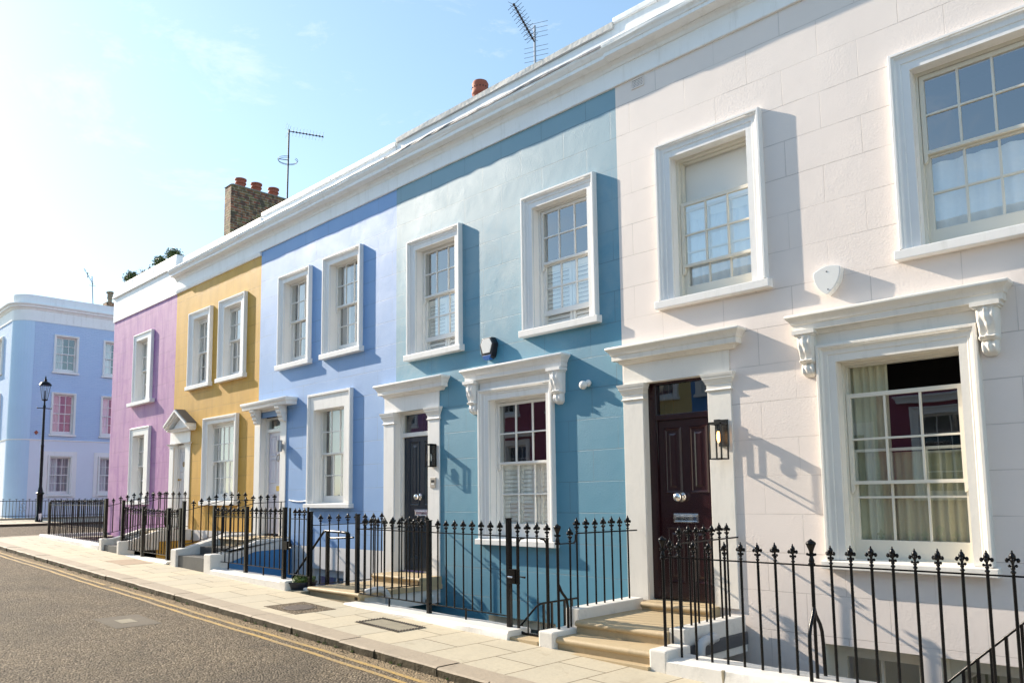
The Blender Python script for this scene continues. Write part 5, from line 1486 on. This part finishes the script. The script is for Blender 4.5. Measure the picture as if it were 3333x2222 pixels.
def two(T, u0, u1, holes):
    m = MB(T); wall_cells(m, u0, u1, z1h, z2h, holes); m.build('wall', M['blue_brick'], h)
    m = MB(T); wall_cells(m, u0, u1, z0h, z1h, holes); m.build('ground_floor_wall', M['pale_render'], h)
two(TA, ya, 19.0, hA); two(TB, -48.0, xb_, hB)
wall_mat('pale_cyan', (.53, .71, .90), .55, joint=False)
def arcpts(off, n=10):
    r = .68+off; return [(xb_+r*sin(a), ya-r*cos(a)) for a in [pi/2*k/n for k in range(n+1)]]
def path(off): return [(-48.0, 8.32-off)] + arcpts(off) + [(XBL+off, 19.0)]
m = MB(); p = arcpts(0.012)
for i in range(len(p)-1): m.quad((*p[i], z0h), (*p[i+1], z0h), (*p[i+1], z2h), (*p[i], z2h))
m.build('rounded_corner', M['pale_cyan'], h, smooth=40)
m = MB()
def sweep(prof):
    rows = [[(x, y, z) for x, y in path(o)] for o, z in prof]; n = len(rows[0]); pts = [q for r in rows for q in r]; fs = []
    for i in range(len(rows)-1):
        for k in range(n-1): fs.append((i*n+k, i*n+k+1, (i+1)*n+k+1, (i+1)*n+k))
    m.add(pts, fs)
sweep([(-.01, 7.52), (.03, 7.525), (.03, 7.98), (.06, 8.0), (.08, 8.05), (.17, 8.08), (.18, 8.14), (.24, 8.18), (.25, 8.22), (.02, 8.26)])
m.build('cornice', M['white_cornice'], h, smooth=30)
m = MB(); sweep([(.02, 8.24), (.02, 8.62), (-.25, 8.64), (-.25, 8.2)]); m.build('parapet', M['white_cornice'], h, smooth=30)
m = MB(); sweep([(0, 2.555), (.025, 2.56), (.03, 2.60), (0, 2.605)]); m.build('band_course', M['white_trim'], h, smooth=30)
m = MB(); m.add([(x, y, 8.3) for x, y in path(-.2)] + [(-48, 19, 8.3)], [tuple(range(len(path(0))+1))]); m.build('roof', M['roof_felt'], h)
m = MB(TA); m.box(9.19, 9.27, YW-.03, YW, 2.83, 2.93); m.prism_y([(9.15, 2.88), (9.23, 2.79), (9.31, 2.88), (9.23, 2.97)], YW-.022, YW)
o = m.build('wall_plaque', M['terracotta'], None, loc=(XBL, 9.23, 2.88)); tag(o, 'small diamond plaque on the pale blue brick wall beside the lamp post', 'plaque')
# its railing
t = thing('iron_railing', 'plain thin railing before the pale blue corner house', 'railing', (-35.4, 9, pav(-35.4)), 'black iron railings along the pavement')
m = MB(); m.box(-35.412, -35.388, 3.9, 13.0, .06, .085); m.box(-35.412, -35.388, 3.9, 13.0, -.52, -.50); m.build('rail', M['far_iron'], t)
m = MB(); m.box(-.008, .008, -.008, .008, -.70, .0); b1 = m.build('bar', M['far_iron']); me1 = b1.data; bpy.data.objects.remove(b1)
m = MB(); m.box(-.008, .008, -.008, .008, -.70, .07); m.box(-.012, .012, -.04, .04, .06, .075); b2 = m.build('bar', M['far_iron']); me2 = b2.data; bpy.data.objects.remove(b2)
for i in range(80):
    o = bpy.data.objects.new('bar', me2 if i % 2 else me1); C.objects.link(o); o.parent = t; o.location = Vector((-35.4, 3.95+.112*i, .075)) - t.location
m = MB()
for k in range(4):
    a = pi/2*k; cy_, cz_ = 8.55, -.22
    m.tube([(-35.40, cy_+.07*cos(a)+.05*cos(b)*1, cz_+.15*sin(a)+.07*sin(b)) for b in [2*pi*j/10 for j in range(9)]], .006, 4, False)
m.build('scroll', M['far_iron'], t)
t = low_wall('dark low kerb under the railing of the corner house', (-35.4, 9, pav(-35.4)), 'low_wall')
m = MB(); m.box(-35.5, -35.3, 3.9, 13.0, -.95, -.60); m.build('coping', M['cement'], t)
# street lamp
LX, LY = -33.6, 8.66
t = thing('street_lamp', 'tall black lamp post with a glass lantern before the pale blue house', 'street lamp', (LX, LY, pav(LX)))
zg = pav(LX)
m = MB(); m.lathe((LX, LY, zg), [(.125, 0), (.125, .17), (.115, .19), (.10, .22), (.10, 1.0), (.105, 1.02), (.135, 1.05), (.135, 1.08), (.10, 1.11), (.08, 1.20), (.07, 1.26), (.058, 1.30), (.052, 2.8), (.056, 2.82), (.056, 2.86), (.048, 2.9), (.040, 4.30), (.055, 4.32), (.045, 4.36), (.032, 4.42), (.03, 4.55), (.10, 4.58), (.105, 4.61)], 14); m.build('post', M['black_iron'], t, smooth=35)
m = MB(); m.tube([(LX, LY-.23, zg+4.275), (LX, LY+.23, zg+4.275)], .016, 8); m.ball((LX, LY-.23, zg+4.275), .026); m.ball((LX, LY+.23, zg+4.275), .026); m.build('ladder_bar', M['black_iron'], t)
m = MB(); m.lathe((LX, LY, zg+4.60), [(.095, 0), (.185, .55)], 8); o = m.build('glass', M['lamp_glass'], t)
m = MB()
for k in range(8):
    a = 2*pi*k/8; m.tube([(LX+.096*cos(a), LY+.096*sin(a), zg+4.60), (LX+.187*cos(a), LY+.187*sin(a), zg+5.15)], .006, 4)
m.tube([(LX, LY, zg+4.6), (LX, LY, zg+4.95)], .02, 6); m.build('lantern_frame', M['black_iron'], t)
m = MB(); m.lathe((LX, LY, zg+5.14), [(.21, 0), (.215, .03), (.20, .05), (.17, .10), (.11, .145), (.05, .17), (.045, .20), (.055, .22), (.035, .25), (.025, .29), (.03, .31), (.008, .36), (.003, .40)], 16); m.build('hood', M['black_iron'], t, smooth=40)
m = MB(); m.add([(LX+.128, LY-.05, zg+.30), (LX+.128, LY+.055, zg+.32), (LX+.128, LY+.05, zg+.20), (LX+.128, LY+.025, zg+.02), (LX+.128, LY, zg+.16), (LX+.128, LY-.04, zg+.05)], [(0, 1, 2, 3, 4, 5)]); m.build('paint_splash', M['plastic_white'], t)
# roof clutter of the corner house
t = thing('tv_aerial', 'small tilted aerial on the roof of the pale blue corner house', 'tv aerial', (-38, 11.55, 8.3), 'tv aerials on the roofs')
m = MB(); m.tube([(-38, 11.58, 8.3), (-38, 11.45, 10.15)], .018, 6); m.build('pole', M['dark_metal'], t)
m = MB(); m.tube([(-38, 11.1, 10.45), (-38, 11.52, 9.78)], .012, 5); m.tube([(-38, 11.27, 10.05), (-38, 11.27, 10.3)], .02, 4); m.tube([(-38, 11.35, 9.72), (-38, 11.62, 9.72)], .010, 4)
for k in range(5): m.tube([(-38.1, 11.15+.08*k, 10.37-.125*k), (-37.9, 11.15+.08*k, 10.37-.125*k)], .006, 4); m.tube([(-38, 11.10+.08*k, 10.32-.125*k), (-38, 11.20+.08*k, 10.42-.125*k)], .005, 4)
m.build('director', M['dark_metal'], t)
t = thing('chimney_stack', 'slim vent cowl on a low brick stack beside the purple house roofline', 'chimney', (-38, 12.3, 8.3))
m = MB(); m.box(-38.3, -37.8, 12.05, 13.2, 8.2, 9.05); m.build('stack', M['chimney_brick'], t)
m = MB(); m.lathe((-38, 12.25, 9.0), [(.09, 0), (.09, .22), (.13, .24), (.13, .29), (.11, .30), (.13, .33), (.11, .36), (.13, .39), (.11, .42), (.13, .45), (.10, .48), (.16, .50), (.19, .53), (.13, .58), (.03, .60)], 12); m.build('cowl', M['cement'], t)

# ------------------------------------------------------------------ houses across the street (behind the photographer, mirrored in the panes)
def opp(label, x0, x1, mat, trim='white_trim', top=7.0, yo=-4.6):
    cx = (x0+x1)/2; u0, u1 = -x1, -x0
    T = Matrix(((-1, 0, 0, 0), (0, -1, 0, yo+8.5), (0, 0, 1, 0), (0, 0, 0, 1)))
    global h
    h = thing('terraced_house', label, 'house', (cx, yo, pav(cx)), 'houses across the street')
    ho = []; W = u1-u0
    for c in (u0+W*.27, u0+W*.73):
        for (zt, zs) in ((5.2, 3.2),):
            w = window(h, c-.62, c+.62, zt, zs, .2, (c-.42, c+.42, zt-.2), (c-.36, c+.36, zt-.27, zs+1.02), (c-.36, c+.36, zs+.97, zs+.14), 3, T=T, conv=False); ho.append(hole(w))
    c = u0+W*.66; w = window(h, c-.75, c+.75, 2.2, -.1, .2, (c-.55, c+.55, 2.0), (c-.49, c+.49, 1.93, 1.05), (c-.49, c+.49, 1.0, .04), 3, T=T, conv=False); ho.append(hole(w))
    m = MB(T); m.ring_mould(c-.9, c+.9, YW, [(o, 2.3+z) for o, z in HOOD]); m.build('hood', M[trim], h)
    m = MB(T); wall_cells(m, u0, u1, -3, 6.2, ho); m.box(u0, u1, YW+8.0, YW+8.1, -3, 6.2); m.build('wall', M[mat], h)
    m = MB(T); extrude_prof(m, [(0, 5.7), (.04, 5.7), (.05, 6.0), (.25, 6.05), (.3, 6.2), (.02, 6.25), (.02, top), (-.3, top), (-.3, 6)], u0, u1); m.build('cornice', M['white_cornice'], h)
    a, b = u0+W*.12, u0+W*.12+.95
    m = MB(T); ringframe(m, a-.25, b+.25, -1.6, 1.9, a, b, -1.6, 1.55, YW-.1, YW); m.build('door_surround', M[trim], h)
    m = MB(T); m.box(a, b, YW-.02, YW+.0, -1.6, 1.55); m.build('door', M['navy_gloss'], h)
    m = MB(T); m.box(u0, u1, YW+.3, YW+8, 6.1, 6.15); m.build('roof', M['roof_felt'], h)
opp('cream house across the street opposite the white house', -3.2, 3.0, 'cream_stucco')
opp('crimson house across the street, mirrored in the largest hooded window', -7.9, -3.2, 'crimson_stucco')
opp('sage grey house across the street beside the nearer crimson one', -10.6, -7.9, 'sage_stucco')
opp('azure house across the street beside the yellow one', -13.6, -10.6, 'azure_stucco')
opp('yellow house across the street between azure and crimson fronts', -17.6, -13.6, 'yellow_stucco')
opp('crimson house across the street farther left, mirrored in the teal house window', -23.5, -17.6, 'crimson_stucco')
opp('pink lilac house across the street at the far end', -30, -23.5, 'purple_stucco')
# ------------------------------------------------------------------ light, sky, camera
SUN = Vector((-5.0, -1.0, 2.75))
el = math.atan2(SUN.z, math.hypot(SUN.x, SUN.y)); az = math.atan2(SUN.x, SUN.y)
ld = bpy.data.lights.new('sun', 'SUN'); ld.energy = 4.5; ld.angle = radians(.53); ld.color = (1, .875, .715)
lo = bpy.data.objects.new('sun', ld); C.objects.link(lo); lo.rotation_euler = (-SUN).to_track_quat('-Z', 'Y').to_euler(); lo.location = (-20, -6, 14)
w = bpy.data.worlds.new('World'); scene.world = w; w.use_nodes = True
nt = w.node_tree; bg = nt.nodes['Background']
sky = nt.nodes.new('ShaderNodeTexSky'); sky.sky_type = 'NISHITA'; sky.sun_disc = False
sky.sun_elevation = el; sky.sun_rotation = az; sky.air_density = 1.0; sky.dust_density = .5; sky.ozone_density = 1.5; sky.altitude = 0
tc = nt.nodes.new('ShaderNodeTexCoord')
mp = nt.nodes.new('ShaderNodeMapping'); mp.inputs['Scale'].default_value = (1.6, 1.6, 4.2); mp.inputs['Rotation'].default_value = (.2, .3, .5)
nz = nt.nodes.new('ShaderNodeTexNoise'); nz.inputs['Scale'].default_value = 2.6; nz.inputs['Detail'].default_value = 9; nz.inputs['Roughness'].default_value = .72; nz.inputs['Distortion'].default_value = .5
rp = nt.nodes.new('ShaderNodeValToRGB'); rp.color_ramp.elements[0].position = .57; rp.color_ramp.elements[1].position = .82; rp.color_ramp.elements[1].color = (.55, .55, .55, 1)
mx = nt.nodes.new('ShaderNodeMix'); mx.data_type = 'RGBA'; mx.inputs[7].default_value = (5, 5.2, 5.3, 1)
L = nt.links.new
L(tc.outputs['Generated'], mp.inputs['Vector']); L(mp.outputs[0], nz.inputs['Vector']); L(nz.outputs['Fac'], rp.inputs['Fac']); L(rp.outputs['Color'], mx.inputs[0])
tn = nt.nodes.new('ShaderNodeMix'); tn.data_type = 'RGBA'; tn.blend_type = 'MULTIPLY'; tn.inputs[0].default_value = 1; tn.inputs[7].default_value = (2.5, 2.87, 2.98, 1)
dv = nt.nodes.new('ShaderNodeMix'); dv.data_type = 'RGBA'; dv.blend_type = 'MULTIPLY'; dv.inputs[0].default_value = 1; dv.inputs[7].default_value = (1/2.4, 1/2.4, 1/2.4, 1)
gm = nt.nodes.new('ShaderNodeGamma'); gm.inputs['Gamma'].default_value = .72
L(sky.outputs[0], dv.inputs[6]); L(dv.outputs[2], gm.inputs['Color']); L(gm.outputs[0], tn.inputs[6]); L(tn.outputs[2], mx.inputs[6]); L(mx.outputs[2], bg.inputs['Color']); bg.inputs['Strength'].default_value = .13
cam = bpy.data.cameras.new('camera'); co = bpy.data.objects.new('camera', cam); C.objects.link(co)
r3, u3, f3 = _axes()
co.matrix_world = Matrix(((r3.x, u3.x, -f3.x, 0), (r3.y, u3.y, -f3.y, 0), (r3.z, u3.z, -f3.z, 0), (0, 0, 0, 1)))
cam.sensor_width = 36; cam.lens = F_PX/3333*36; cam.shift_x = 0; cam.shift_y = (CY-1111)/3333; cam.clip_end = 2000; cam.clip_start = .05
scene.camera = co
for o in list(scene.objects):
    if o.parent is None: o.location.z += ZC
vs = scene.view_settings; vs.view_transform = 'Standard'; vs.look = 'None'; vs.gamma = 1; vs.exposure = .94
scene.cycles.use_denoising = True
scene.render.filter_size = 1.15
